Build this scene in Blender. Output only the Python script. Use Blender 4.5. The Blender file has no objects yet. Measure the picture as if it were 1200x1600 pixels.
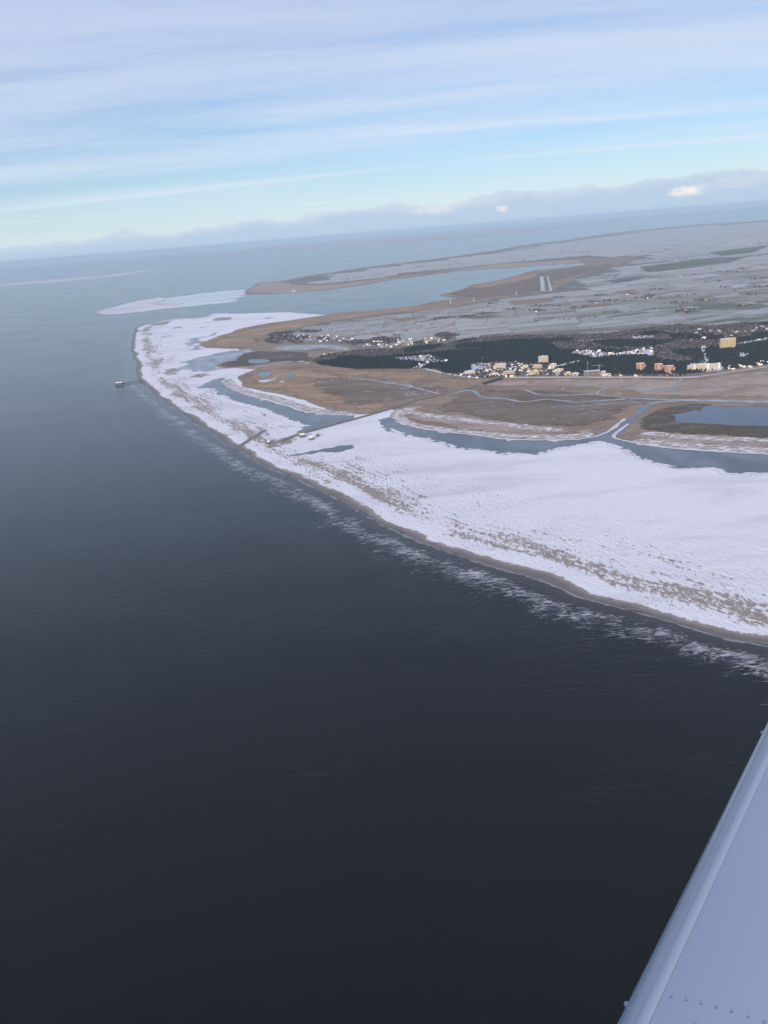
import bpy, bmesh, math, random
import numpy as np
from mathutils import Vector, Matrix, noise as mnoise
from mathutils.geometry import delaunay_2d_cdt

R = math.radians
rng = random.Random(7)
nrng = np.random.default_rng(7)
scene = bpy.context.scene
col = scene.collection

# ----------------------------------------------------------------------------- camera
H = 750.0                       # flying height over the sea, metres
PITCH, ROLL, F = R(19.54), R(4.6), 1230.0
fwd = Vector((0, math.cos(PITCH), -math.sin(PITCH)))
r0, u0 = Vector((1, 0, 0)), Vector((0, math.sin(PITCH), math.cos(PITCH)))
right = math.cos(ROLL) * r0 - math.sin(ROLL) * u0
up = math.sin(ROLL) * r0 + math.cos(ROLL) * u0
cd = bpy.data.cameras.new('camera')
cam = bpy.data.objects.new('camera', cd); col.objects.link(cam)
cd.sensor_fit = 'VERTICAL'; cd.sensor_height = 36.0; cd.lens = F / 1600 * 36.0
cd.clip_start = 0.05; cd.clip_end = 600000
cam.matrix_world = Matrix(((right.x, up.x, -fwd.x, 0), (right.y, up.y, -fwd.y, 0), (right.z, up.z, -fwd.z, H), (0, 0, 0, 1)))
scene.camera = cam

# ----------------------------------------------------------------------------- world, sun, exposure
SUN_EL, SUN_AZ = R(14), R(205)          # azimuth clockwise from +Y (the view): behind, a little to the left
scene.view_settings.view_transform = 'Standard'; scene.view_settings.look = 'None'
scene.view_settings.exposure = 0.0; scene.view_settings.gamma = 1.0
scene.view_settings.use_curve_mapping = False
scene.cycles.volume_bounces = 1; scene.cycles.diffuse_bounces = 2; scene.cycles.glossy_bounces = 2
scene.cycles.transparent_max_bounces = 24
scene.cycles.max_bounces = 4
scene.cycles.use_denoising = True

class NT:
    """tiny helper for node trees"""
    def __init__(s, tree): s.t = tree; s.n = tree.nodes; s.l = tree.links
    def put(s, sock, v):
        if v is None: return
        if hasattr(v, 'is_output'): s.l.new(v, sock)
        else: sock.default_value = v
    def node(s, typ, ins=None, **props):
        nd = s.n.new(typ)
        for k, v in props.items(): setattr(nd, k, v)
        for k, v in (ins or {}).items(): s.put(nd.inputs[k], v)
        return nd
    def math(s, op, a, b=None, c=None, clamp=False):
        nd = s.node('ShaderNodeMath', operation=op, use_clamp=clamp)
        for i, v in enumerate((a, b, c)): s.put(nd.inputs[i], v)
        return nd.outputs[0]
    def add(s, a, b): return s.math('ADD', a, b)
    def mul(s, a, b): return s.math('MULTIPLY', a, b)
    def vmath(s, op, a, b): 
        nd = s.node('ShaderNodeVectorMath', operation=op); s.put(nd.inputs[0], a); s.put(nd.inputs[1], b); return nd.outputs[0]
    def noise(s, vec, scale, detail=4, rough=.55, dist=0.0):
        return s.node('ShaderNodeTexNoise', {'Vector': vec, 'Scale': scale, 'Detail': detail, 'Roughness': rough, 'Distortion': dist}).outputs[0]
    def step(s, v, lo, hi):
        nd = s.node('ShaderNodeMapRange', {0: v, 1: lo, 2: hi, 3: 0.0, 4: 1.0}, interpolation_type='SMOOTHSTEP'); return nd.outputs[0]
    def ramp(s, v, stops, interp='LINEAR'):
        nd = s.node('ShaderNodeValToRGB', {0: v}); cr = nd.color_ramp; cr.interpolation = interp
        while len(cr.elements) < len(stops): cr.elements.new(.5)
        for e, (p, c) in zip(cr.elements, stops):
            e.position = p; e.color = (c, c, c, 1) if not isinstance(c, tuple) else (*c, 1)
        return nd.outputs[0]
    def mix(s, f, a, b, mode='MIX'):
        nd = s.node('ShaderNodeMix', data_type='RGBA', blend_type=mode, clamp_factor=True)
        s.put(nd.inputs[0], f)
        s.put(nd.inputs[6], (*a, 1) if isinstance(a, tuple) else a); s.put(nd.inputs[7], (*b, 1) if isinstance(b, tuple) else b)
        return nd.outputs[2]
    def mapv(s, vec, rot=0, scale=(1, 1, 1), loc=(0, 0, 0)):
        return s.node('ShaderNodeMapping', {0: vec, 1: loc, 2: (0, 0, rot), 3: scale}).outputs[0]
    def attr(s, name): return s.node('ShaderNodeAttribute', attribute_name=name).outputs['Fac']

def streak(ua, va, ub, vb, wd, am):
    q = []
    for u, v in ((ua, va), (ub, vb)):
        r_ = (fwd + right * ((u - 600) / F) - up * ((v - 800) / F)).normalized(); q.append((r_.x / (r_.z + .05), r_.y / (r_.z + .05)))
    k1 = (q[1][1] - q[0][1]) / (q[1][0] - q[0][0]); return (q[0][1] - k1 * q[0][0], k1, wd, am)
STREAKS = [streak(100, 318, 830, 243, .20, .38), streak(0, 268, 640, 205, .34, .22)]
world = bpy.data.worlds.new('World'); scene.world = world; world.use_nodes = True
world.cycles.sampling_method = 'MANUAL'; world.cycles.sample_map_resolution = 512
w = NT(world.node_tree); w.n.clear()
sky = w.node('ShaderNodeTexSky', sky_type='NISHITA', sun_disc=False, sun_elevation=SUN_EL, sun_rotation=SUN_AZ,
             altitude=300.0, air_density=1.0, dust_density=0.3, ozone_density=4.0)
d = w.node('ShaderNodeTexCoord').outputs['Generated']
sx = w.node('ShaderNodeSeparateXYZ', {0: d}).outputs
zc = w.math('MAXIMUM', sx[2], 0.0)
den = w.add(zc, 0.05)
plane = w.node('ShaderNodeCombineXYZ', {0: w.math('DIVIDE', sx[0], den), 1: w.math('DIVIDE', sx[1], den), 2: 0.0}).outputs[0]
pl = w.mapv(plane, rot=R(4), scale=(.22, .8, 1))
c1 = w.noise(pl, .75, 4, .55, .6)
c2 = w.noise(w.mapv(plane, rot=R(-9), scale=(.17, .8, 1), loc=(3.1, 1.7, 0)), 1.9, 4, .6, .4)
cir = w.add(w.mul(c1, .66), w.mul(c2, .34))
high = w.step(zc, .055, .17)                               # thin high cloud thickens overhead
cir = w.add(w.add(cir, w.mul(high, .24)), w.mul(w.add(w.noise(w.mapv(plane, rot=R(12), scale=(.35, 1.0, 1)), 6.5, 3, .7, 1.2), -.5), .10))
cmask = w.mul(w.step(cir, .42, .86), .92)
veil = w.mul(w.math('POWER', w.math('SUBTRACT', 1.0, w.math('MINIMUM', w.mul(zc, 3.2), 1.0)), 3.0), .80)   # pale veil low down all round
SKY_K = 0.108
skyc = w.vmath('MULTIPLY', sky.outputs[0], (SKY_K * .92, SKY_K * .99, SKY_K * 1.20))     # camera white balance towards blue
cloudcol = w.mix(w.step(zc, .0, .35), (.74, .85, .95), (.51, .595, .84))
skyc = w.mix(veil, skyc, (.76, .92, .98))
skyc = w.mix(cmask, skyc, cloudcol)
pz = w.node('ShaderNodeSeparateXYZ', {0: plane}).outputs
for (k0, k1, wd_, am_) in STREAKS:                      # long thin streaks: y = k0 + k1 x on the cloud plane
    off = w.math('SUBTRACT', pz[1], w.add(w.add(k0, w.mul(pz[0], k1)), w.mul(w.add(c2, -.5), wd_ * 2.5)))
    sm_ = w.math('EXPONENT', w.mul(w.math('POWER', w.mul(off, 1 / wd_), 2.0), -1.0))
    skyc = w.mix(w.mul(w.mul(sm_, am_), w.step(c1, .30, .52)), skyc, (.80, .84, .95))
# low bank of distant cloud lying round the whole horizon
az = w.math('ARCTAN2', sx[0], sx[1])
thr = w.add(.020, w.mul(.013, w.math('SINE', w.add(w.mul(az, 2.0), .55))))
cum = w.noise(w.vmath('MULTIPLY', d, (1, 1, 2.2)), 17, 5, .62, .3)
thr = w.add(thr, w.mul(w.add(cum, -.5), .030))
bmask = w.step(w.math('SUBTRACT', thr, sx[2]), -.0015, .0028)
bankcol = w.mix(w.step(w.math('SUBTRACT', thr, sx[2]), .0, .012), (.60, .70, .83), (.47, .605, .79))
skyc = w.mix(w.mul(bmask, .85), skyc, bankcol)
# sunlit heads of three far cumulus in that bank: azimuth, height, half widths (radians)
cf = w.noise(w.vmath('MULTIPLY', d, (1, 1, 1.6)), 95, 3, .6, .4)
for ca_, ce_, wa_, we_, k_ in [(.372, .0165, .024, .0062, .90), (.420, .0215, .080, .0070, .22), (.083, .0185, .034, .0065, .42), (.100, .0235, .075, .0070, .22), (.168, .0150, .010, .0045, .6)]:
    q1 = w.math('POWER', w.mul(w.add(az, -ca_), 1 / wa_), 2.0); q2 = w.math('POWER', w.mul(w.add(sx[2], -ce_), 1 / we_), 2.0)
    hd = w.add(w.math('SUBTRACT', 1.0, w.add(q1, q2)), w.mul(w.add(cf, -.5), 2.4))
    skyc = w.mix(w.mul(w.step(hd, -.2, 1.5), k_), skyc, (1.0, .93, .88))
bg = w.node('ShaderNodeBackground', {0: skyc, 1: 1.0})
w.l.new(bg.outputs[0], w.node('ShaderNodeOutputWorld').inputs[0])

ld = bpy.data.lights.new('sun', 'SUN'); ld.energy = 5.0; ld.angle = R(.6); ld.color = (1.0, .79, .55)
sun = bpy.data.objects.new('sun', ld); col.objects.link(sun)
sd = Vector((math.sin(SUN_AZ) * math.cos(SUN_EL), math.cos(SUN_AZ) * math.cos(SUN_EL), math.sin(SUN_EL)))
sun.rotation_euler = sd.to_track_quat('Z', 'Y').to_euler(); sun.location = (0, 0, H + 400)

# ----------------------------------------------------------------------------- survey helpers
def ray(u, v):
    return (fwd + right * ((u - 600) / F) - up * ((v - 800) / F)).normalized()
def at(u, v, z=0.0):
    """map position (metres) of a surveyed ground point"""
    dr = ray(u, v); t = (z - H) / dr.z
    return Vector((dr.x * t, dr.y * t))
def mpp(u, v):
    """metres per surveyed pixel at that ground point"""
    p = at(u, v); return math.sqrt(p.length_squared + H * H) / F
def pts(s): return [tuple(float(q) for q in a.split(',')) for a in s.split()]
def ground(s): return [at(*p) for p in (pts(s) if isinstance(s, str) else s)]
def chaikin(p, n=1, closed=True):
    for _ in range(n):
        q = []
        m = len(p)
        for i in range(m if closed else m - 1):
            a, b = p[i], p[(i + 1) % m]
            q += [a * .75 + b * .25, a * .25 + b * .75]
        p = q if closed else [p[0]] + q + [p[-1]]
    return p
def rough(p, amp=.12, levels=3, seed=1, closed=True, minlen=4.0):
    r = random.Random(seed)
    for lv in range(levels):
        q = []
        m = len(p)
        for i in range(m if closed else m - 1):
            a, b = p[i], p[(i + 1) % m]
            q.append(a); dv = b - a
            if dv.length > minlen:
                n = Vector((-dv.y, dv.x))
                q.append((a + b) * .5 + n * r.uniform(-amp, amp) + dv * r.uniform(-.1, .1))
        if not closed: q.append(p[-1])
        p = q
    return p
def seg_dist(P, line, closed=False):
    P = np.asarray(P, float); L = np.array([(q[0], q[1]) for q in line], float)
    if closed: L = np.vstack([L, L[:1]])
    out = np.full(len(P), 1e12)
    for a, b in zip(L[:-1], L[1:]):
        ab = b - a; l2 = max((ab ** 2).sum(), 1e-9)
        t = np.clip(((P - a) @ ab) / l2, 0, 1)
        out = np.minimum(out, ((P - a - t[:, None] * ab) ** 2).sum(1))
    return np.sqrt(out)
def inside(P, poly):
    P = np.asarray(P, float); L = np.array([(q[0], q[1]) for q in poly], float)
    x, y = P[:, 0], P[:, 1]; c = np.zeros(len(P), bool)
    for a, b in zip(L, np.roll(L, -1, 0)):
        if a[1] == b[1]: continue
        m = ((a[1] > y) != (b[1] > y)) & (x < (b[0] - a[0]) * (y - a[1]) / (b[1] - a[1]) + a[0])
        c ^= m
    return c

def mesh_obj(name, verts, faces, mat, parent=None, smooth=False):
    me = bpy.data.meshes.new(name); me.from_pydata([tuple(v) for v in verts], [], faces); me.update()
    for m in (mat if isinstance(mat, (list, tuple)) else [mat]): me.materials.append(m)
    if smooth: me.shade_smooth()
    o = bpy.data.objects.new(name, me); col.objects.link(o)
    if parent: o.parent = parent
    return o
def structure(o): o['kind'] = 'structure'; return o
def tag(o, label, cat, group=None):
    o['label'] = label; o['category'] = cat
    if group: o['group'] = group
    return o
def thing(name, label, cat, loc, rz=0.0, group=None):
    o = bpy.data.objects.new(name, None); col.objects.link(o); o.empty_display_size = 2
    o.location = loc; o.rotation_euler = (0, 0, rz)
    return tag(o, label, cat, group)

def sheet(name, outline, z, mat, attrs=None, step=(.02, .013), parent=None):
    """ground sheet; with attrs it gets inner vertices that carry map distances (metres)"""
    if not attrs:
        o = mesh_obj(name, [(p[0], p[1], z) for p in outline], [tuple(range(len(outline)))], mat, parent)
        return o if parent else structure(o)
    A = np.array([(p[0], p[1]) for p in outline])
    rr = np.hypot(A[:, 0], A[:, 1]); th = np.arctan2(A[:, 0], A[:, 1])
    grid = []
    r = rr.min()
    k = 0
    while r < rr.max():
        ts = np.arange(th.min() + (k % 2) * step[1] / 2, th.max(), step[1])
        grid.append(np.stack([np.sin(ts) * r, np.cos(ts) * r], 1)); r *= 1 + step[0]; k += 1
    G = np.vstack(grid); G = G[inside(G, outline)]
    n = len(outline)
    dd = seg_dist(G, outline, True)
    G = G[dd > np.hypot(G[:, 0], G[:, 1]) * .002]
    vs = [Vector(p) for p in A] + [Vector(p) for p in G]
    res = delaunay_2d_cdt(vs, [], [list(range(n))], 1, 1e-3)
    V, Fc = res[0], res[2]
    o = mesh_obj(name, [(p.x, p.y, z) for p in V], [tuple(f) for f in Fc], mat, parent)
    P = np.array([(p.x, p.y) for p in V])
    for an, fn in attrs.items():
        at_ = o.data.attributes.new(an, 'FLOAT', 'POINT'); at_.data.foreach_set('value', fn(P).astype(np.float32))
    # faces up
    if len(o.data.polygons) and o.data.polygons[0].normal.z < 0: o.data.flip_normals()
    return o if parent else structure(o)
def ribbon(line, width):
    """left + right banks of a strip along a line of map points; width in metres or a list"""
    m = len(line); L, Rr = [], []
    for i, p in enumerate(line):
        a, b = line[max(i - 1, 0)], line[min(i + 1, m - 1)]
        t = (b - a).normalized(); n = Vector((-t.y, t.x))
        wv = width[i] if isinstance(width, (list, tuple)) else width
        L.append(p + n * wv / 2); Rr.append(p - n * wv / 2)
    return L, Rr
def strip(name, line, width, z, mat, parent=None):
    L, Rr = ribbon(line, width); m = len(line)
    o = mesh_obj(name, [(p.x, p.y, z) for p in L + Rr], [(i, i + m, i + m + 1, i + 1) for i in range(m - 1)], mat, parent)
    return o if parent else structure(o)

# ----------------------------------------------------------------------------- materials
def material(name):
    m = bpy.data.materials.new(name); m.use_nodes = True
    t = NT(m.node_tree); t.n.clear()
    t.out = t.node('ShaderNodeOutputMaterial')
    t.pos = t.node('ShaderNodeNewGeometry').outputs['Position']
    return m, t
def finish(t, color, rough=.9, normal=None, spec=.2, alpha=None, ior=1.45):
    b = t.node('ShaderNodeBsdfPrincipled', {'Base Color': (*color, 1) if isinstance(color, tuple) else color, 'Roughness': rough, 'Specular IOR Level': spec, 'IOR': ior})
    if normal is not None: t.l.new(normal, b.inputs['Normal'])
    sh = b.outputs[0]
    if alpha is not None:
        tr = t.node('ShaderNodeBsdfTransparent')
        mx = t.node('ShaderNodeMixShader', {0: alpha}); t.l.new(tr.outputs[0], mx.inputs[1]); t.l.new(sh, mx.inputs[2]); sh = mx.outputs[0]
    t.l.new(sh, t.out.inputs[0]); return b
def bump(t, h, dist, strength=1.0):
    return t.node('ShaderNodeBump', {'Height': h, 'Distance': dist, 'Strength': strength}).outputs[0]
def plain(name, color, rough=.85, spec=.25, var=.12, scale=.15):
    m, t = material(name)
    n = t.noise(t.pos, scale, 4)
    c = t.mix(n, tuple(max(0, x * (1 - var)) for x in color), tuple(min(1, x * (1 + var)) for x in color))
    finish(t, c, rough, spec=spec); return m

SNOW = (.84, .86, .92)
def water_nodes(t):
    wv = t.mapv(t.pos, rot=R(8), scale=(.030, .075, .05))
    h1 = t.noise(wv, 1.0, 6, .62, 1.4)
    h2 = t.noise(t.mapv(t.pos, rot=R(-14), scale=(.10, .26, .1)), 1.0, 3, .6, .4)
    hgt = t.add(h1, t.mul(h2, .22))
    gust = t.step(t.noise(t.mapv(t.pos, rot=R(20), scale=(.5, 1, 1)), .0045, 5, .6, .6), .32, .68)
    nrm = t.node('ShaderNodeBump', {'Height': hgt, 'Distance': 2.4, 'Strength': t.add(.26, t.mul(gust, .26))}).outputs[0]
    patch = t.noise(t.pos, .0016, 4, .5, .3)
    c = t.mix(patch, (.0020, .0022, .0008), (.0050, .0048, .0022))
    return c, nrm, patch
def water_mat():
    m, t = material('sea_water')
    c, nrm, patch = water_nodes(t)
    finish(t, c, t.add(.10, t.mul(patch, .10)), nrm, .42, ior=1.333)
    return m
def surf_mat():
    m, t = material('surf_water')
    c, nrm, patch = water_nodes(t)
    s = t.attr('shore')                                # metres out from the beach
    wob = t.mul(t.add(t.noise(t.pos, .005, 3), -.5), 60.0)
    s2 = t.add(s, wob)
    band = t.ramp(t.mul(s2, 1 / 260.0), [(0, .30), (.05, .10), (.12, .34), (.20, .66), (.30, .62), (.42, .40), (.56, .18), (.72, .0)])
    fo = t.noise(t.mapv(t.pos, rot=R(-38), scale=(.030, .085, .1)), 1.0, 7, .70, 1.6)
    cl = t.noise(t.pos, .012, 4, .6)
    foam = t.step(t.add(t.add(fo, t.mul(band, .40)), t.mul(t.add(cl, -.5), .40)), .69, .93)
    swash = t.mul(t.step(t.add(s, t.mul(t.add(t.noise(t.pos, .03, 4, .6), -.5), 26.0)), 9.0, 4.0), .5)
    foam = t.math('MAXIMUM', foam, swash)
    shallow = t.mul(t.ramp(t.mul(s, 1 / 110.0), [(0, 1.0), (.5, .35), (1, 0.0)]), .75)
    c = t.mix(shallow, c, (.075, .072, .068))
    c = t.mix(t.mul(foam, .70), c, (.70, .74, .80))
    edge = t.attr('far')
    finish(t, c, t.add(.14, t.mul(foam, .5)), nrm, .42, ior=1.333)
    return m
def ice_mat(name, a, b, sc=.004, rough_=.22):
    """shallow, partly frozen lagoon water"""
    m, t = material(name)
    n = t.noise(t.mapv(t.pos, scale=(1, .45, 1)), sc, 6, .6, .6)
    c = t.mix(t.step(n, .35, .68), a, b)
    nr = bump(t, t.noise(t.pos, .25, 3), .05)
    finish(t, c, rough_, nr, .5, ior=1.333)
    return m
def beach_mat():
    m, t = material('snowy_beach')
    s = t.attr('shore'); lg = t.attr('inner')
    wob = t.mul(t.add(t.noise(t.pos, .0045, 4, .55), -.5), 70.0)
    wob = t.add(wob, t.mul(t.add(t.noise(t.pos, .03, 4, .6), -.5), 22.0))
    sw = t.add(s, wob)
    prof = t.ramp(t.mul(sw, 1 / 600.0), [(0, 0.0), (.035, .10), (.060, .74), (.13, .70), (.17, .46), (.23, .47), (.29, .64), (.50, .76), (.75, .95), (1, 1.0)])
    along = t.node('ShaderNodeSeparateXYZ', {0: t.mapv(t.pos, rot=R(38))}).outputs[0]
    sv = t.node('ShaderNodeCombineXYZ', {0: t.mul(s, .045), 1: t.mul(along, .0045), 2: 0.0}).outputs[0]
    ridge = t.noise(sv, 1.0, 5, .6, .5)                       # wrack lines and drift ridges that follow the shore
    big = t.noise(t.mapv(t.pos, rot=R(38), scale=(1, .40, 1)), .0045, 4, .6, .5)
    mid = t.noise(t.mapv(t.pos, rot=R(38), scale=(1, .5, 1)), .10, 3, .55, .6)
    fine = t.noise(t.pos, .28, 3, .6, .4)
    v = t.add(t.add(prof, t.mul(t.add(ridge, -.5), .9)), t.add(t.mul(t.add(big, -.5), 1.0), t.add(t.mul(t.add(mid, -.5), 1.05), t.mul(t.add(fine, -.5), .6))))
    speck = t.step(t.noise(t.mapv(t.pos, rot=R(-25), scale=(.5, 1, 1)), .055, 5, .7, .5), .73, .78)
    wetg = t.step(sw, 20.0, 34.0)
    snow = t.mul(t.step(v, .42, .58), wetg)
    sand = t.mix(t.noise(t.pos, .02, 5), (.31, .275, .24), (.42, .375, .33))
    wet = t.mix(t.noise(t.mapv(t.pos, rot=R(38), scale=(.3, 1, 1)), .04, 4), (.115, .105, .098), (.23, .20, .175))
    sand = t.mix(t.step(sw, 6.0, 34.0), wet, sand)
    sc_ = t.mix(t.noise(t.pos, .012, 5), (.80, .82, .90), (.88, .89, .94))
    sc_ = t.mix(t.step(t.noise(t.mapv(t.pos, rot=R(20), scale=(.3, 1, 1)), .006, 6, .62, .6), .30, .52), (.70, .71, .77), sc_)
    c = t.mix(t.mul(snow, t.math('SUBTRACT', 1.0, t.mul(speck, .7))), sand, sc_)
    # wind-blown hummocks
    hh = t.add(t.mul(mid, 1.0), t.mul(fine, .5))
    amp = t.mul(t.ramp(t.mul(sw, 1 / 900.0), [(0, .15), (.12, 1.0), (.34, .75), (.62, .28), (1, .14)]), 1.0)
    nr = t.node('ShaderNodeBump', {'Height': hh, 'Distance': 4.2, 'Strength': amp}).outputs[0]
    finish(t, c, t.add(.45, t.mul(t.step(sw, 10, 50), .45)), nr, .3)
    return m
def fray_mat(name, cols, scale=.012, fray=30.0, snow=0.0, stretch=(1, 1), rot=0.0, fr_scale=None, bumpd=.6, mott=.02, veins=0.0):
    """ground cover whose outer edge breaks up into patches; cols = low, high tone"""
    m, t = material(name)
    p = t.mapv(t.pos, rot=rot, scale=(stretch[0], stretch[1], 1))
    n = t.noise(p, scale, 6, .6, .4); n2 = t.noise(p, scale * 7, 5, .62, .3)
    c = t.mix(t.step(t.add(t.mul(n, .65), t.mul(n2, .35)), .36, .64), cols[0], cols[1])
    if len(cols) > 2: c = t.mix(t.step(t.noise(p, scale * .6, 5, .6, .8), .52, .70), c, cols[2])
    if snow > 0:
        sm = t.step(t.add(t.mul(t.noise(p, scale * 3.2, 6, .68, .6), .7), t.mul(t.noise(p, mott * 4, 4, .6), .3)), .64 - snow * .3, .76 - snow * .3)
        c = t.mix(t.mul(sm, .9), c, SNOW)
    if veins:                                   # small branching tidal creeks with frozen water
        vn = t.noise(t.mapv(t.pos, scale=(.7, 1, 1)), .0055, 5, .55, 1.4); vm = t.noise(t.pos, .0021, 2)
        ln_ = t.mul(t.step(t.math('ABSOLUTE', t.add(vn, -.5)), .013, .004), t.step(vm, .44, .56))
        c = t.mix(t.mul(ln_, veins), c, (.42, .44, .47))
        tuft = t.noise(t.pos, .06, 4, .7, .4)
        c = t.mix(t.mul(t.step(tuft, .42, .66), .35), c, tuple(q * .55 for q in cols[0]))
    e = t.attr('edge')
    al = None
    if fray:
        wv = t.add(t.mul(t.noise(p, fr_scale or scale * 2.5, 6, .66, .5), .75), t.mul(t.noise(p, .08, 3, .6), .25))
        al = t.step(t.add(t.mul(e, 1.0 / fray), t.mul(t.add(wv, -.5), 2.6)), .35, .60)
    nr = bump(t, n2, bumpd)
    finish(t, c, .92, nr, .15, al)
    return m
def edge_of(outline): return {'edge': lambda P: seg_dist(P, outline, True)}

M = {}
M['sea'] = water_mat(); M['surf'] = surf_mat(); M['beach'] = beach_mat()
M['lagoon'] = ice_mat('lagoon_water', (.085, .105, .125), (.16, .19, .22), .006)
M['lagoon_ice'] = ice_mat('lagoon_ice', (.17, .20, .24), (.46, .49, .55), .010, .3)
M['pond'] = ice_mat('pond_water', (.050, .075, .115), (.075, .105, .150), .003, .12)
M['channel'] = ice_mat('channel_ice', (.20, .225, .25), (.42, .44, .47), .02, .3)
M['bay'] = ice_mat('bay_water', (.10, .14, .19), (.14, .18, .23), .0012, .14)
M['flat_ice'] = ice_mat('ice_on_flats', (.45, .58, .62), (.70, .80, .83), .0012, .35)

# ----------------------------------------------------------------------------- the setting: sea, land, beach
# the sea, a disc far past the horizon
rings = [0, 400, 900, 1600, 2600, 4200, 7000, 12000, 20000, 34000, 60000, 110000]
NS = 96
vs, fs = [(0, 0, 0)], []
for r in rings[1:]:
    vs += [(r * math.sin(2 * math.pi * k / NS), r * math.cos(2 * math.pi * k / NS), 0) for k in range(NS)]
fs += [(0, 1 + (k + 1) % NS, 1 + k) for k in range(NS)]
for i in range(len(rings) - 2):
    a, b = 1 + i * NS, 1 + (i + 1) * NS
    fs += [(a + k, a + (k + 1) % NS, b + (k + 1) % NS, b + k) for k in range(NS)]
structure(mesh_obj('sea', vs, fs, M['sea']))

COAST = '''1500,1150 1360,1075 1270,1036 1200,1008 1133,997 1100,987 1033,966 965,948 900,931 867,913 833,902 780,888 733,873 687,857 627,834 567,803
 527,779 500,765 446,740 417,731 393,715 370,700 350,693 333,677 323,671 308,663 293,652 280,644 267,633 247,621 230,605
 218,597 213,587 211,577 217,570 209,560 204,545 208,535 207,525 211,513 222,508 243,503 265,498 282,497 303,497'''
coast = rough(chaikin(ground(COAST), 1, False), .07, 3, 11, False)
bank_top = rough(ground('320,495 335,490 370,490 403,489 437,488 478,490 505,492'), .10, 3, 12, False)
inner = ground('560,500 640,560 760,620 1000,640 1300,650 1500,700 1700,900')
beach_outline = coast + bank_top + inner
sheet('beach', beach_outline, .5, M['beach'], {'shore': lambda P: seg_dist(P, coast), 'inner': lambda P: seg_dist(P, inner)}, (.016, .010))

# the surf zone off the beach: its own sheet of water with the distance from the beach
cl = chaikin(ground(COAST), 2, False)
lw = []
for i in range(0, len(cl), 3):
    a, b = cl[max(i - 3, 0)], cl[min(i + 3, len(cl) - 1)]
    t = (b - a).normalized(); lw.append(cl[i] + Vector((-t.y, t.x)) * 330)
out_line = chaikin(lw[::4], 1, False)
surf_outline = [p for p in cl] + list(reversed(out_line))
try:
    sheet('surf_zone', surf_outline, .2, M['surf'], {'shore': lambda P: seg_dist(P, coast), 'far': lambda P: seg_dist(P, out_line)}, (.02, .012))
except Exception as ex:
    print('surf failed', ex)

# mainland: the whole peninsula behind the beach, its north coast and the bay cut into it
MAIN = '''505,493 470,498 420,505 378,513 345,524 323,533 310,538 320,544 355,545 372,545 362,557 337,570 335,573 345,577 370,575 400,577 375,587 371,590 378,597
 382,606 417,613 452,620 490,632 519,644 560,648 592,645 612,640 625,645 622,652 640,662 672,672 712,676 775,685 832,688 900,686 932,682 957,671 977,655 985,662 955,683 975,688 1025,697
 1100,704 1200,709 1330,712 1700,720 2600,560 2600,240 1500,320 1330,332 1200,344 1100,350 1033,356 967,363 900,373 800,386 733,397 650,408 567,418 500,428 450,437 400,443 384,453 382,460 417,460 462,457 505,454
 555,447 592,441 612,437 655,432 712,424 770,416 790,419 837,415 912,410 912,414 875,419 837,422 810,430 775,439 737,445 722,452 687,461 722,466 675,472 650,478 592,484 555,486 530,489'''
main_outline = rough(ground(MAIN), .06, 3, 21)
M['marsh'] = fray_mat('dry_marsh_grass', [(.24, .185, .14), (.38, .29, .21), (.29, .245, .205)], .006, 0, .20, (.6, 1))
sheet('mainland', main_outline, 1.0, M['marsh'])

# lagoons behind the beach, partly frozen
LAG = [('285,537 296,529 318,526 338,519 322,533 305,540 318,546 290,548', 31),
       ('281,567 300,560 335,553 360,548 388,546 372,557 346,568 336,573 344,578 322,582 300,578 285,573', 32),
       ('310,605 326,597 350,590 356,596 353,604 371,613 405,623 431,630 475,645 520,649 556,649 549,655 490,671 463,677 474,671 468,669 479,666 463,664 470,661 446,658 443,652 428,649 414,650 408,640 387,636 358,629 329,617', 33),
       ('590,657 605,653 618,647 626,644 622,651 626,660 662,672 712,677 775,686 832,689 900,688 932,684 957,672 977,655 990,645 1007,634 1016,636 996,650 982,664 955,684 975,690 1025,699 1100,706 1200,711 1330,714 1330,742 1200,740 1150,742 1133,741 1127,735 1112,731 1075,733 1050,731 1030,727 1012,720 996,716 984,711 980,704 960,696 945,691 932,690 900,696 880,699 862,702 848,709 837,711 800,709 785,710 772,707 740,702 718,701 705,699 695,692 662,685 625,677 600,665', 34),
       ('452,711 475,708 500,703 525,698 550,696 551,701 535,706 505,706 475,710 455,713', 35)]
for s_, sd_ in LAG:
    o = sheet('lagoon', rough(ground(s_), .25, 5, sd_, minlen=7), 1.5, M['lagoon_ice'] if sd_ in (31, 32) else M['lagoon'])

# the bay and the ponds
M['flat_ice'] = fray_mat('ice_on_flats', [(.50, .64, .68), (.74, .84, .87)], .0016, 420, .0, (.35, 1), R(10), .0022, .1)
ol_ = rough(ground('235,468 305,458 355,453 400,447 405,458 385,472 330,477 280,482 215,488'), .10, 3, 41)
sheet('ice_flat', ol_, .45, M['flat_ice'], edge_of(ol_), (.012, .008))
M['far_bank'] = fray_mat('snow_on_far_bank', [(.66, .63, .66), (.80, .79, .84), (.44, .40, .39)], .0016, 0, .25)
sheet('sandbank', rough(ground('150,488 160,484 178,480 212,471 247,465 262,466 250,474 290,474 270,481 230,486 180,491 158,491'), .08, 3, 42), .6, M['far_bank'])
sheet('island', rough(ground('-60,452 0,443 80,437 150,431 200,425 235,421 238,423 190,431 100,440 0,448 -60,456'), .08, 3, 43), .8, fray_mat('island_ground', [(.50, .47, .46), (.76, .75, .77)], .0007, 0, .3))
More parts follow.
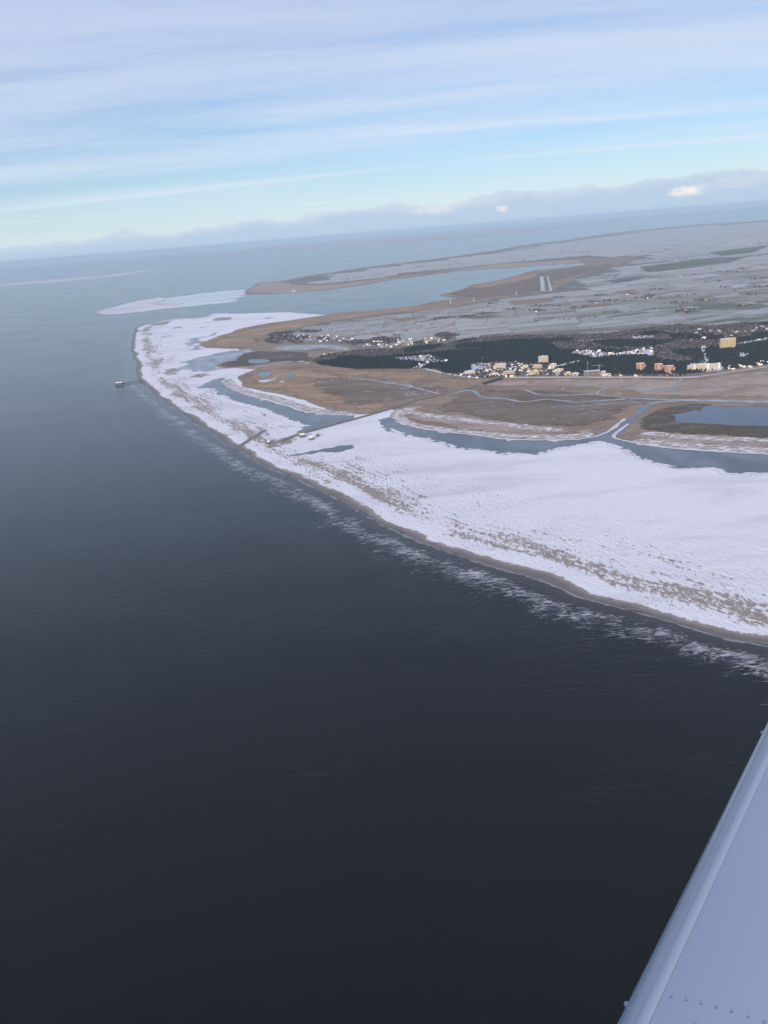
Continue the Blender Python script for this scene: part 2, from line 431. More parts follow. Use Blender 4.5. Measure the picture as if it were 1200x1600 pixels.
sheet('far_coast', rough(ground('300,404 420,393 480,389 560,384 640,379 700,374 770,368 850,361 905,354 925,349 1000,343 1100,335 1250,325 1250,318 1000,337 800,351 600,368 400,386'), .05, 3, 44), .8,
      fray_mat('far_land', [(.34, .32, .31), (.54, .53, .53)], .0004, 0, .25))

POND = [('pond', '1052,649 1075,645 1087,641 1095,645 1098,639 1105,635 1140,637 1165,636 1200,638 1330,640 1330,669 1200,667 1150,666 1075,662 1055,659', 51, 'pond'),
        ('pond', '426,547 438,542 467,540 500,539 530,541 547,545 546,548 527,547 510,545 500,544 483,547 450,548', 52, 'channel'),
        ('pond', '387,565 392,562 412,562 422,564 416,567 403,569 392,568', 53, 'lagoon'),
        ('pond', '401,587 409,582 421,582 424,587 410,591', 54, 'pond'), ('pond', '440,585 455,582 462,587 450,590', 55, 'lagoon')]
# ---- ground cover on the mainland
def cover(name, s, z, mat, seed, amp=.08, lv=3, fine=(.02, .013)):
    ol = rough(ground(s), amp, lv, seed)
    z += (seed % 20) * .012                     # no two sheets on one level
    return sheet(name, ol, z, mat, edge_of(ol), fine)
M['orange_reed'] = fray_mat('orange_reed', [(.34, .235, .15), (.50, .35, .235), (.28, .22, .17)], .007, 110, .08, (.5, 1), veins=.4)
M['dark_marsh'] = fray_mat('dark_marsh', [(.165, .132, .104), (.30, .235, .185), (.24, .205, .175)], .006, 140, .13, (.35, 1), veins=.8)
M['pale_reed'] = fray_mat('pale_reed', [(.34, .27, .225), (.53, .43, .37), (.42, .365, .335)], .008, 90, .22, (.45, 1), veins=.5)
M['olive_marsh'] = fray_mat('olive_marsh', [(.105, .088, .068), (.18, .145, .11), (.14, .122, .105)], .006, 80, .06, (.45, 1), veins=.5)
M['snow_fringe'] = fray_mat('snow_and_sand', [(.34, .28, .24), (.46, .37, .32)], .02, 26, .62, (.5, 1), R(-8), .03)
M['snow'] = fray_mat('snow_patch', [(.52, .53, .57), (.80, .82, .88), (.30, .29, .29)], .02, 26, .35, (1, 1), 0, .05)
M['bare_sand'] = fray_mat('bare_sand', [(.26, .225, .195), (.37, .33, .29), (.20, .18, .165)], .012, 70, .42, (.6, 1), R(35))

cover('marsh', '372,588 382,583 405,578 440,573 500,578 560,590 640,598 700,601 728,606 690,617 640,630 600,640 575,643 520,642 490,631 450,618 410,610 382,603', 1.3, M['orange_reed'], 61)
cover('marsh', '470,590 520,588 600,592 680,600 735,606 690,619 650,627 600,634 560,637 520,632 490,615 470,602', 1.6, M['dark_marsh'], 62)
cover('marsh', '600,628 612,624 632,624 634,630 615,635 600,634', 1.9, M['orange_reed'], 63)
cover('marsh', '335,573 350,563 375,553 400,546 430,549 480,550 495,560 520,572 480,569 450,566 430,566 400,572 360,576', 1.3, M['olive_marsh'], 64)
cover('marsh', '318,540 345,526 400,512 470,500 560,487 650,479 690,475 690,482 600,490 500,505 440,518 410,530 420,540 380,544 340,544', 1.3, M['orange_reed'], 65)
cover('marsh', '735,605 820,606 900,610 980,616 1040,622 1030,632 985,648 960,662 910,672 860,672 800,668 740,658 690,648 660,640 700,622', 1.3, M['dark_marsh'], 66)
cover('marsh', '640,644 700,642 760,652 830,665 900,668 950,660 975,652 955,668 930,680 900,685 832,686 775,683 712,675 650,662 628,654', 1.9, M['pale_reed'], 67)
cover('marsh', '990,655 1010,642 1040,632 1080,630 1200,634 1330,636 1330,690 1200,688 1100,684 1030,680 985,672', 1.3, M['olive_marsh'], 68)
cover('marsh', '965,680 985,670 1030,676 1100,682 1200,686 1330,688 1330,709 1200,707 1100,702 1025,696 975,688', 1.7, M['pale_reed'], 69)
cover('marsh', '700,586 760,594 850,592 960,591 1080,593 1200,576 1330,566 1330,624 1200,624 1100,622 1040,622 960,612 880,606 800,606 740,604', 1.5, M['pale_reed'], 70)
cover('marsh', '805,594 840,593 870,598 850,603 815,602', 1.9, M['orange_reed'], 71)
cover('marsh', '500,572 560,580 640,580 700,588 740,594 738,602 680,600 600,594 540,590 480,580', 1.9, M['orange_reed'], 72)
cover('marsh', '1060,606 1100,602 1150,594 1172,597 1160,602 1110,606 1080,610', 1.9, M['dark_marsh'], 73)
cover('marsh', '860,607 900,603 960,601 1050,598 1064,592 1060,604 1020,606 960,608 900,612', 1.9, M['dark_marsh'], 74)
# salt marsh round the bay
cover('marsh', '740,446 780,438 815,430 880,420 915,415 960,412 960,420 905,430 865,440 862,452 800,462 740,468 695,466 722,463 692,461 725,452', 1.3, M['dark_marsh'], 75)
cover('marsh', '725,452 740,446 780,438 815,430 850,424 842,432 800,442 760,450', 1.6, M['orange_reed'], 76)
cover('marsh', '384,454 400,444 450,438 460,445 505,446 600,436 680,426 770,413 912,405 912,411 837,415 790,419 712,424 612,437 555,447 505,454 462,457 417,460', 1.3, M['pale_reed'], 77)
# fringes of drifted snow along the lagoon shore
def fringe(s, width, seed, z=2.0, mat='snow_fringe'):
    ln = rough(chaikin(ground(s), 1, False), .06, 2, seed, False)
    L, Rr = ribbon(ln, width); ol = L + list(reversed(Rr)); z += (seed - 80) * .022
    return sheet('snow_drift', ol, z, M[mat], {'edge': lambda P: seg_dist(P, ol, True)}, (.012, .008))
fringe('650,638 628,642 620,648 625,657 650,666 690,672 740,677 800,682 860,684 905,682 930,677', 85, 81)
fringe('988,688 1040,696 1110,701 1200,706 1320,709', 105, 82)
fringe('352,592 360,602 378,612 405,618 440,625 475,638 510,645 556,646', 85, 83)
fringe('610,641 640,645 700,654 760,661 820,667 880,674', 80, 84)
fringe('1000,676 1060,683 1130,687 1200,689 1320,690', 80, 85, 2.0)
M['snow_edge'] = fray_mat('breaking_snow_edge', [(.76, .78, .85), (.84, .86, .92)], .02, 24, .0, (.45, 1), R(-12), .035)
fringe('598,667 625,678 662,686 695,693 706,700 740,703 772,708 800,710 837,711.5 850,707 862,703 880,700 900,697 932,691 945,692 960,697 980,705 984,711 1012,721 1050,731.5 1075,733.5 1112,732 1128,737 1133,741.5 1150,742.5 1200,740.5 1320,742', 46, 86, 1.75, 'snow_edge')
fringe('329,616 358,628 387,635 408,640 428,649 445,657 465,664 478,668', 70, 87, 1.75, 'snow_edge')
fringe('288,540 296,529 316,527', 60, 88, 1.75, 'snow_edge'); fringe('283,568 300,561 335,554', 70, 89, 1.75, 'snow_edge')
# bright snow rims at the water line
for s_, wd, sd_ in [('660,636 638,639 621,645 618,651 626,659 662,671.5 712,676.5 775,685.5 832,688.5 900,687.5 932,683.5 957,671.5 977,654.5', 17, 91),
                    ('982,663 968,673 955,684 975,689.5 1025,698.5 1100,705.5 1200,710.5 1320,713.5', 17, 92),
                    ('353,603 371,612.5 405,622.5 431,629.5 475,644.5 515,648.5', 22, 93),
                    ('336,573 346,577 372,575 402,574 440,568 455,565', 18, 94), ('388,545.5 372,556 350,565 336,572', 10, 95)]:
    ln = rough(chaikin(ground(s_), 1, False), .05, 2, sd_, False)
    strip('snow_rim', ln, [wd * (.5 + .9 * mnoise.noise(Vector((i * .17, sd_, 0)))**2 + .35 * rng.random()) for i in range(len(ln))], 2.3 + (sd_ - 91) * .015, M['far_bank'])
for s_, sd_ in [('400,594 415,590 425,592 450,596 470,595 480,597 455,600 425,598 405,599', 96), ('455,562 480,564 495,569 485,571 462,566', 97), ('420,592 428,587 440,592 430,596', 98)]:
    cover('snow_drift', s_, 2.1, M['snow'], sd_)
for s_, sd_ in [('225,558 232,552 238,560 245,580 252,592 262,602 250,604 236,592 226,578', 101), ('237,553 262,550 272,556 245,560', 102), ('246,577 275,574 292,577 285,587 252,590', 103),
                ('225,508 250,503 275,502 262,508 238,513', 104), ('262,511 290,509 285,516 266,517', 105), ('300,515 330,507 345,504 330,511 306,518', 106), ('254,612 280,607 278,611 258,614', 107),
                ('268,618 300,632 315,644 300,645 280,632', 108), ('305,645 335,662 345,676 372,690 385,684 360,668 330,648', 109), ('395,690 440,683 480,676 470,690 430,704 405,708', 110),
                ('300,525 320,531 305,537 296,532', 111), ('208,536 212,520 224,511 232,518 229,540 238,556 222,558 212,548', 112), ('255,520 275,524 268,530 252,530', 113), ('286,587 330,580 345,583 320,590 295,594', 114), ('340,496 380,492 360,500 335,503', 115), ('395,500 440,493 420,499', 116), ('330,598 352,590 358,600 340,610', 117)]:
    cover('sand_flat', s_, .9, M['bare_sand'], sd_, .12)
for nm, s_, sd_, mk in POND:
    sheet(nm, rough(ground(s_), .08, 3, sd_), 2.4, M[mk])
# tidal creeks
for s_, wd, sd_ in [('1320,632 1200,629 1100,626.5 1060,626 1030,625 980,623 950,619 933,617 913,617 872,619 838,617 830,613 820,610', None, 121),
                    ('977,624.5 930,627 900,630 880,627 852,624 830,628 810,629 798,625 780,623 752,623 737,608 697,618', 22, 122),
                    ('1030,629 1000,629.5 977,631 947,632.5 913,636 860,637', 12, 123), ('1013,633 1022,630 1040,628.5 1060,627.5', 34, 124),
                    ('545,594 560,592 590,596 640,604 670,612 690,617', 20, 125), ('600,600 640,601 646,606 625,608', 15, 126), ('933,617 934,612 945,608 957,606', 12, 127),
                    ('878,610 882,606 900,604 930,606', 11, 128), ('1063,592 1064,598 1055,603 1040,607 1000,612', 14, 129)]:
    ln = rough(chaikin(ground(s_), 2, False), .05, 2, sd_, False)
    if wd is None: wd_ = [max(16, 62 - 46 * i / (len(ln) * .45)) for i in range(len(ln))]
    else: wd_ = [wd * (.7 + .6 * rng.random()) for _ in ln]
    strip('tidal_creek', ln, wd_, 2.62 + (sd_ - 121) * .015, M['channel'])
M['wet_sand'] = plain('wet_sand_track', (.19, .18, .175), .5, .4, .3, .02)
M['track'] = plain('causeway_track', (.22, .20, .18), .9, .2, .25, .03)
strip('outlet_channel', rough(ground('415,672 402,681 388,689 376,697 366,703'), .06, 2, 131, False), 22, 1.2, M['wet_sand'])
strip('causeway', rough(chaikin(ground('440,690 463,680 490,673 533,661 592,645 632,632 657,624 693,617 733,607 745,602'), 2, False), .02, 2, 132, False), 24, 2.9, M['track'])
M['asphalt'] = plain('asphalt', (.06, .06, .065), .9, .2, .25, .05)
M['white_path'] = plain('snowy_path', (.72, .74, .80), .9, .2, .1, .02)
for s_, wd in [('655,574 672,579 697,585 725,589 745,591', 20), ('790,590.5 840,590.5 900,590 960,590.5 1000,590 1060,591 1090,590', 26), ('1090,590 1130,584 1170,578 1230,570', 13),
               ('1106,566 1104,558 1099,549 1097,544 1100,541', 16), ('1140,541 1165,536 1190,530 1230,524', 26), ('1097,545 1115,543 1135,541', 18)]:
    strip('path', chaikin(ground(s_), 2, False), wd, 3.2 + wd * .004, M['white_path'])

# ---- the polder: fields behind the dike, each field a piece of its own
POLDER = [ground('440,520 500,506 600,491 690,483 760,470 862,455 905,432 960,415 1000,400 915,404 780,412 680,424 605,434 555,440 505,445 467,445 450,439 500,430 567,420 650,410 733,399 800,388 900,375 967,365 1033,358 1100,352 1200,346 1500,325 2300,300 2300,480 1330,500 1200,506 1137,509 1100,512 1055,509 1025,512 950,523 875,525 825,525 775,528 732,530 700,537 650,539 600,546 560,546 545,538 500,536 430,537 415,532')]
def field_mat():
    m, t = material('field')
    tone = t.attr('tone'); sn = t.attr('snow')
    base = t.ramp(tone, [(0, (.095, .125, .080)), (.35, (.165, .18, .125)), (.6, (.23, .21, .16)), (.8, (.29, .215, .155)), (1, (.18, .145, .12))])
    p = t.mapv(t.pos, rot=R(12), scale=(.4, 1, 1))
    n = t.noise(p, .008, 7, .66, .6); n2 = t.noise(t.mapv(t.pos, rot=R(24), scale=(.06, 1, 1)), .045, 3, .5); n3 = t.noise(t.mapv(t.pos, rot=R(10), scale=(.3, 1, 1)), .0016, 4, .6)
    sm = t.step(t.add(t.add(t.mul(n, .5), t.add(t.mul(n2, .25), t.mul(n3, .75))), t.mul(t.add(sn, -.5), .6)), .46, 1.02)
    c = t.mix(t.add(.03, t.mul(sm, .62)), base, (.64, .65, .66))
    finish(t, c, .95, None, .1); return m
M['field'] = field_mat()
M['ditch'] = fray_mat('ditch_banks', [(.15, .145, .13), (.26, .26, .25)], .004, 0, .2)
polder = sheet('polder', rough(POLDER[0], .02, 2, 140), 1.8, M['ditch'])
leaves = []
def split(x0, y0, x1, y1, r, size):
    wx, wy = x1 - x0, y1 - y0
    if wx < size * r.uniform(1.2, 3.6) and wy < size * r.uniform(.45, 1.0): leaves.append((x0, y0, x1, y1)); return
    if wx * .55 > wy:
        s = x0 + wx * r.uniform(.36, .64); split(x0, y0, s, y1, r, size); split(s, y0, x1, y1, r, size)
    else:
        s = y0 + wy * r.uniform(.36, .64); split(x0, y0, x1, s, r, size); split(x0, s, x1, y1, r, size)
rq = random.Random(3)
ca, sa = math.cos(R(14)), math.sin(R(14))
for y0, y1, size in [(3800, 8200, 230), (8200, 14000, 420), (14000, 34000, 900)]:
    for k in range(int(24000 / 3000) if y0 < 14000 else 12):
        wblk = 3000 if y0 < 14000 else 5000
        x0 = -9000 + k * wblk
        for yy in np.arange(y0, y1, 1500 if y0 < 8000 else 3000):
            split(x0, yy, x0 + wblk, min(yy + (1500 if y0 < 8000 else 3000), y1), rq, size)
fields = []
cen = np.array([(((a + c) / 2), ((b + d_) / 2)) for a, b, c, d_ in leaves])
cw = np.stack([cen[:, 0] * ca + cen[:, 1] * sa * .25, cen[:, 1] + cen[:, 0] * sa], 1)
ok = inside(cw, POLDER[0])
def warp(x, y):
    X = x * ca + y * sa * .25; Y = y + x * sa
    n = mnoise.noise(Vector((X * .0006, Y * .0006, 3))); n2 = mnoise.noise(Vector((X * .0006, Y * .0006, 9)))
    n3 = mnoise.noise(Vector((X * .003, Y * .003, 5)))
    return (X + n * 260 + n3 * 45, Y + n2 * 190 + n3 * 30)
for (a, b, c, d_), k in zip(leaves, ok):
    if not k: continue
    g = max(2.6, b * .0007) * rq.uniform(.4, 1.4)
    q = []
    for (xa, ya), (xb, yb) in [((a + g, b + g), (c - g, b + g)), ((c - g, b + g), (c - g, d_ - g)), ((c - g, d_ - g), (a + g, d_ - g)), ((a + g, d_ - g), (a + g, b + g))]:
        q += [warp(xa + (xb - xa) * f_, ya + (yb - ya) * f_) for f_ in (0, .33, .67)]
    Q = np.array(q)
    if not inside(Q, POLDER[0]).all(): continue
    cx, cy = Q.mean(0)
    frame = abs(cx) < cy * .56 + 200
    big = mnoise.noise(Vector((cx * .0007, cy * .00045, 1)))
    tone = min(1, max(0, .36 + .40 * big + rq.gauss(0, .15)))
    snw = min(1, max(0, .50 + max(0, cy - 6500) / 16000 + .45 * mnoise.noise(Vector((cx * .0005, cy * .0004, 6))) + rq.gauss(0, .14)))
    fields.append((Q, tone, snw, frame, (c - a) * (d_ - b) / cy ** 3))
fields.sort(key=lambda f_: -f_[4] * (1 if f_[3] else 0))
def field_mesh(name, fl, parent, z=2.2):
    vs, fs, tn, sw = [], [], [], []
    for Q, tone, snw, *_ in fl:
        o_ = len(vs); vs += [(x, y, z) for x, y in Q]; fs.append(tuple(range(o_, o_ + len(Q)))); tn += [tone]; sw += [snw]
    ob = mesh_obj(name, vs, fs, M['field'], parent)
    for an, vv in (('tone', tn), ('snow', sw)):
        a_ = ob.data.attributes.new(an, 'FLOAT', 'FACE'); a_.data.foreach_set('value', np.array(vv, np.float32))
    return ob
for f_ in fields[:300]: field_mesh('field', [f_], polder)
o = field_mesh('fields_beyond', fields[300:], polder); o['kind'] = 'stuff'
M['pasture'] = fray_mat('green_pasture', [(.13, .155, .115), (.20, .22, .175)], .004, 170, .12, (.4, 1), R(12), .006)
M['stubble'] = fray_mat('brown_stubble', [(.27, .20, .155), (.35, .27, .22)], .004, 150, .12, (.4, 1), R(12), .006)
M['frost'] = fray_mat('frosted_field', [(.36, .37, .37), (.54, .55, .56)], .004, 190, .0, (.4, 1), R(12), .006)
for i, (mk, s_) in enumerate([('pasture', '690,498 720,492 770,490 805,492 780,497 730,501'), ('stubble', '782,472 830,466 880,465 870,472 820,478 785,479'), ('stubble', '898,478 930,473 965,471 960,478 915,482'), ('pasture', '1062,478 1110,472 1180,473 1220,476 1200,486 1130,486 1080,484'),
        ('pasture', '990,418 1060,408 1120,402 1180,400 1150,410 1080,420 1010,428'), ('frost', '700,512 780,505 860,498 850,506 770,515 710,520'), ('frost', '880,505 960,498 1040,490 1040,498 960,508 890,514'), ('pasture', '930,440 990,432 1030,426 1010,436 950,446'),
        ('frost', '900,450 960,440 1000,446 930,458'), ('frost', '1040,455 1120,446 1190,438 1190,446 1110,456'), ('stubble', '600,500 660,492 690,489 670,498 620,505'), ('frost', '470,520 540,510 600,504 590,512 520,520'), ('frost', '560,516 640,508 680,506 650,515 590,521'),
        ('pasture', '1100,395 1180,385 1220,382 1190,394 1120,402'), ('frost', '1000,380 1080,368 1150,362 1120,372 1040,385'), ('frost', '1090,420 1160,412 1210,408 1180,420 1110,428'), ('stubble', '950,455 1000,450 1010,455 960,461')]):
    cover('pasture_ground', s_, 2.45, M[mk], 300 + i, .06, 2, (.012, .010))
# two pale strips of raised ground in the dark marsh by the bay
M['pale_green'] = plain('pale_green_grass', (.50, .58, .56), .9, .2, .2, .004)
for s_ in ('843.5,432 849,432 852,455 845,455', '854.5,432 857,432 863,455 859,455'):
    sheet('grass_strip', ground(s_), 2.6, M['pale_green'])

# ----------------------------------------------------------------------------- woods
FOREST = ground('486,565 505,557 525,553 560,549 590,547 620,546 650,541 700,538 732,530 775,527 825,524 875,524 950,522 1025,511 1055,508 1100,511 1137,508 1200,505 1330,497 1330,566 1200,570 1125,580 1075,585 1025,586 950,587 905,586 880,582 840,572 800,566 775,566 760,575 735,581 715,585 697,584 677,577 650,577 610,577 577,577 560,578 530,575 500,571')
CLEAR = [ground(s_) for s_ in (
    '610,560 640,557 672,555 697,563 705,562 700,567 672,569 655,577 640,577 662,567 625,564', '743,560 767,558 768,561 746,563', '883,553 920,546 950,551 962,552 1007,545 1022,546 1024,557 1000,556 975,557 927,561 905,556',
    '985,526 1025,524 1027,529 987,532', '900,532 950,529 951,532 925,534 900,535', '1078,521 1100,520 1101,523 1080,524', '1094,545 1097,541 1104,541 1104,556 1108,568 1102,568 1098,556',
    '1128,546 1128,539 1200,528 1202,533 1150,541 1148,546', '1072,580 1076,568 1128,568 1135,577 1125,583', '994,577 1008,577 1008,580 994,580', '1022,579 1036,579 1036,582 1022,582', '1038,582 1055,582 1056,585 1038,585',
    '735,568 770,566 770,575 735,581', '1150,548 1175,553 1160,562 1150,558', '860,573 905,562 910,566 880,574')]
rc = random.Random(77)
small = []
for _ in range(46):
    u_, v_ = rc.uniform(870, 1200), rc.uniform(517, 580)
    c_ = at(u_, v_); a_, b_ = rc.uniform(14, 46), rc.uniform(16, 40)
    pl_ = [c_ + Vector((math.cos(k * .785) * a_ * rc.uniform(.6, 1.3), math.sin(k * .785) * b_ * rc.uniform(.6, 1.3))) for k in range(8)]
    if inside([(p.x, p.y) for p in pl_], FOREST).all() and not any(inside([(c_.x, c_.y)], q).any() for q in CLEAR): small.append(pl_)
CLEAR += small
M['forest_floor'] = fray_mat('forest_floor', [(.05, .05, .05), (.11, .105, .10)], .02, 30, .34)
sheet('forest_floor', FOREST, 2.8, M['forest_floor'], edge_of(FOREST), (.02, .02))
for i, c_ in enumerate(CLEAR):
    ol = rough(c_, .06, 2, 150 + i)
    sheet('clearing', ol, 3.0 + i * .003, M['snow'] if i not in (6,) else M['white_path'], edge_of(ol), (.004, .004))

def crowns(name, centers, hts, rads, mats, cone, seed, mat_pick=None):
    """a wood as one mesh of many low crowns of leaf clumps"""
    r = np.random.default_rng(seed)
    n = len(centers)
    if cone: prof = [(.04, .25), (.30, 1.0), (.60, .66), (.86, .26)]; K = 5
    else: prof = [(.18, .35), (.42, .95), (.70, .9), (.92, .42)]; K = 5
    top = 1.0
    nv = K * len(prof) + 1
    base = np.zeros((nv, 3)); i = 0
    for z_, q in prof:
        for k in range(K):
            a = 2 * math.pi * (k + .5 * (i // K % 2)) / K
            base[i] = (q * math.cos(a), q * math.sin(a), z_); i += 1
    base[i] = (0, 0, top)
    fc = []
    for l_ in range(len(prof) - 1):
        for k in range(K):
            a, b = l_ * K + k, l_ * K + (k + 1) % K
            fc += [(a, b, b + K), (a, b + K, a + K)]
    l_ = (len(prof) - 1) * K
    fc += [(l_ + k, l_ + (k + 1) % K, nv - 1) for k in range(K)]
    fc = np.array(fc)
    V = np.repeat(base[None], n, 0)
    V[:, :, :2] *= (rads[:, None, None] * r.uniform(.62, 1.3, (n, nv, 1)))
    V[:, :, 2] *= hts[:, None]; V[:, :, 2] += r.uniform(-.07, .07, (n, nv)) * hts[:, None]
    ang = r.uniform(0, 6.28, n); c_, s_ = np.cos(ang)[:, None], np.sin(ang)[:, None]
    X = V[:, :, 0] * c_ - V[:, :, 1] * s_; Y = V[:, :, 0] * s_ + V[:, :, 1] * c_
    V[:, :, 0] = X + centers[:, 0, None]; V[:, :, 1] = Y + centers[:, 1, None]; V[:, :, 2] += 2.8
    Fa = (fc[None] + (np.arange(n) * nv)[:, None, None]).reshape(-1, 3)
    me = bpy.data.meshes.new(name)
    me.vertices.add(n * nv); me.vertices.foreach_set('co', V.reshape(-1).astype(np.float32))
    me.loops.add(len(Fa) * 3); me.loops.foreach_set('vertex_index', Fa.reshape(-1).astype(np.int32))
    me.polygons.add(len(Fa)); me.polygons.foreach_set('loop_start', np.arange(0, len(Fa) * 3, 3, dtype=np.int32))
    for m in mats: me.materials.append(m)
    if len(mats) > 1:
        pk = r.random(n) < .45 if mat_pick is None else mat_pick
        me.polygons.foreach_set('material_index', np.repeat(pk.astype(np.int32), len(fc)))
    me.update(); me.validate()
    o = bpy.data.objects.new(name, me); col.objects.link(o); o['kind'] = 'stuff'
    return o
def leaf_mat(name, a, b, c=None):
    m, t = material(name)
    n = t.noise(t.pos, .05, 4, .6); n2 = t.noise(t.pos, .6, 3)
    cc = t.mix(t.step(t.add(t.mul(n, .6), t.mul(n2, .4)), .38, .62), a, b)
    finish(t, cc, .95, None, .1); return m
M['pine'] = leaf_mat('pine_needles', (.014, .025, .028), (.026, .038, .040))
M['pine2'] = leaf_mat('pine_needles_blue', (.018, .029, .034), (.034, .046, .050))
M['bare'] = leaf_mat('bare_twigs', (.040, .042, .050), (.075, .074, .082))
M['bare2'] = leaf_mat('bare_twigs_dusted', (.095, .097, .11), (.18, .18, .20))
def scatter(poly, spacing, seed, keep=1.0):
    r = np.random.default_rng(seed)
    A = np.array([(p[0], p[1]) for p in poly]); lo, hi = A.min(0), A.max(0)
    xs = np.arange(lo[0], hi[0], spacing); ys = np.arange(lo[1], hi[1], spacing)
    G = np.stack(np.meshgrid(xs, ys), -1).reshape(-1, 2); G = G + r.uniform(-.5, .5, G.shape) * spacing * .95
    G = G[r.random(len(G)) < keep]
    return G[inside(G, poly)]
T = scatter(FOREST, 9.5, 5)
keep = np.ones(len(T), bool)
for c_ in CLEAR: keep &= ~(inside(T, c_) & (nrng.random(len(T)) < .93))
T = T[keep]
edge_d = seg_dist(T, FOREST, True)
nz = np.array([mnoise.noise(Vector((x * .004, y * .004, 0))) for x, y in T])
split_x = at(880, 550).x
T = T[(edge_d > 25) | (nrng.random(len(T)) < .45)]
edge_d = seg_dist(T, FOREST, True)
nz = np.array([mnoise.noise(Vector((x * .004, y * .003, 0))) for x, y in T])
decid = ((T[:, 0] > split_x) & (nz + (T[:, 1] - 4700) / 1400 > .05)) | ((T[:, 1] > 5050) & (nz > -.05))
gap = (nz > .12) & (T[:, 0] > split_x) & (nrng.random(len(T)) < .5)
P_ = T[~decid & ~gap]; D_ = T[decid & ~gap]
crowns('pine_forest', P_, nrng.uniform(9, 15, len(P_)), nrng.uniform(4.6, 7.2, len(P_)), [M['pine'], M['pine2']], True, 1)
crowns('bare_woodland', D_, nrng.uniform(7, 13, len(D_)), nrng.uniform(3.4, 6.2, len(D_)), [M['bare'], M['bare2'], ], False, 2, nrng.random(len(D_)) < .38)
print('trees', len(P_), len(D_))

# clumps of bare trees round the farms and along the roads of the polder, and in the villages
cl_c = []
VILL = ['395,530 430,520 480,516 530,520 560,526 600,525 640,524 700,520 720,524 690,534 640,540 600,545 560,546 545,537 500,536 440,538 405,536',]
Vp = ground(VILL[0])
vt = scatter(Vp, 15, 9, .75)
nzv = np.array([mnoise.noise(Vector((x * .006, y * .003, 4))) for x, y in vt])
vt = vt[nzv > .06]
cl_c.append(vt)
rt = random.Random(17)
CL = '''690,498,40 760,490,30 800,484,26 835,486,30 725,495,30 880,478,24 905,480,20 840,478,16 930,472,26 955,470,24 1010,466,40 1020,462,36 1070,485,34 1075,488,30 1060,474,20 1025,453,16 1130,450,20 1180,436,18 1160,478,26 1100,470,16
 1135,425,26 1160,420,22 1080,430,20 1120,440,16 985,460,20 975,440,30 950,432,36 1040,415,36 1020,395,30 1045,390,30 1050,375,30 1110,385,26 1150,372,26 1180,366,22 1000,405,26 1070,405,22 1170,460,24 1190,448,24 870,465,18 770,475,14 935,462,20
 905,395,20 860,405,18 830,400,14 760,404,16 700,414,16 660,417,20 640,420,12 560,433,14 540,436,12 510,441,10 585,429,12 720,405,10 950,385,20 980,375,16 1010,372,20 1090,362,20 1150,352,16 1080,357,16 1190,380,20 1130,398,14'''
for q in CL.split():
    u, v, n = (float(x) for x in q.split(',')); c_ = at(u, v); sp = mpp(u, v) * 7
    for _ in range(int(n * 1.2)): cl_c.append(np.array([[c_.x + rt.gauss(0, sp * 1.0), c_.y + rt.gauss(0, sp * 1.0)]]))
for a, b in [('560,523', '720,510'), ('900,474', '1010,470'), ('1000,470', '1200,448'), ('650,505', '760,488'), ('760,486', '930,470'), ('1000,425', '1190,400'), ('960,490', '1200,470'), ('820,505', '1020,490'), ('950,445', '1060,428'), ('880,415', '1010,395'), ('600,512', '690,500')]:
    pa, pb = ground(a)[0], ground(b)[0]
    m_ = int((pb - pa).length / 32)
    for i in range(m_):
        if mnoise.noise(Vector((i * .11, pa.x, 0))) > -.05:
            q = pa.lerp(pb, i / m_); cl_c.append(np.array([[q.x + rt.gauss(0, 8), q.y + rt.gauss(0, 14)]]))
CT = np.vstack(cl_c)
crowns('farm_trees', CT, nrng.uniform(6, 12, len(CT)), nrng.uniform(5, 9, len(CT)), [M['bare'], M['bare2']], False, 3, nrng.random(len(CT)) < .35)
TOWN = ground('690,585 715,585 735,580 765,574 775,566 800,566 845,566 880,574 905,584 950,587 1025,587 1075,586 1070,590 900,589 840,589 790,591 740,592')
M['town_ground'] = fray_mat('town_ground', [(.16, .15, .15), (.26, .25, .26)], .03, 20, .30)
sheet('town_ground', TOWN, 2.9, M['town_ground'], edge_of(TOWN), (.01, .01))
tt = scatter(TOWN, 17, 21, .62)
crowns('town_trees', tt, nrng.uniform(5, 10, len(tt)), nrng.uniform(3.2, 5.5, len(tt)), [M['bare'], M['pine2']], False, 4)
sheet('car_park', ground('752,599 757,602 787,593 782,591'), 3.3, M['asphalt'])

# ----------------------------------------------------------------------------- buildings
def box(b, x0, y0, z0, x1, y1, z1):
    v = [b.verts.new(p) for p in ((x0, y0, z0), (x1, y0, z0), (x1, y1, z0), (x0, y1, z0), (x0, y0, z1), (x1, y0, z1), (x1, y1, z1), (x0, y1, z1))]
    for f in ((3, 2, 1, 0), (4, 5, 6, 7), (0, 1, 5, 4), (1, 2, 6, 5), (2, 3, 7, 6), (3, 0, 4, 7)): b.faces.new([v[i] for i in f])
def gable(b, x0, y0, x1, y1, z0, z1, ov=.5):
    """gabled roof shell, ridge along x"""
    x0 -= ov; x1 += ov; y0 -= ov; y1 += ov; ym = (y0 + y1) / 2
    v = [b.verts.new(p) for p in ((x0, y0, z0), (x1, y0, z0), (x1, y1, z0), (x0, y1, z0), (x0, ym, z1), (x1, ym, z1))]
    for f in ((0, 1, 5, 4), (2, 3, 4, 5), (1, 2, 5), (3, 0, 4), (3, 2, 1, 0)): b.faces.new([v[i] for i in f])
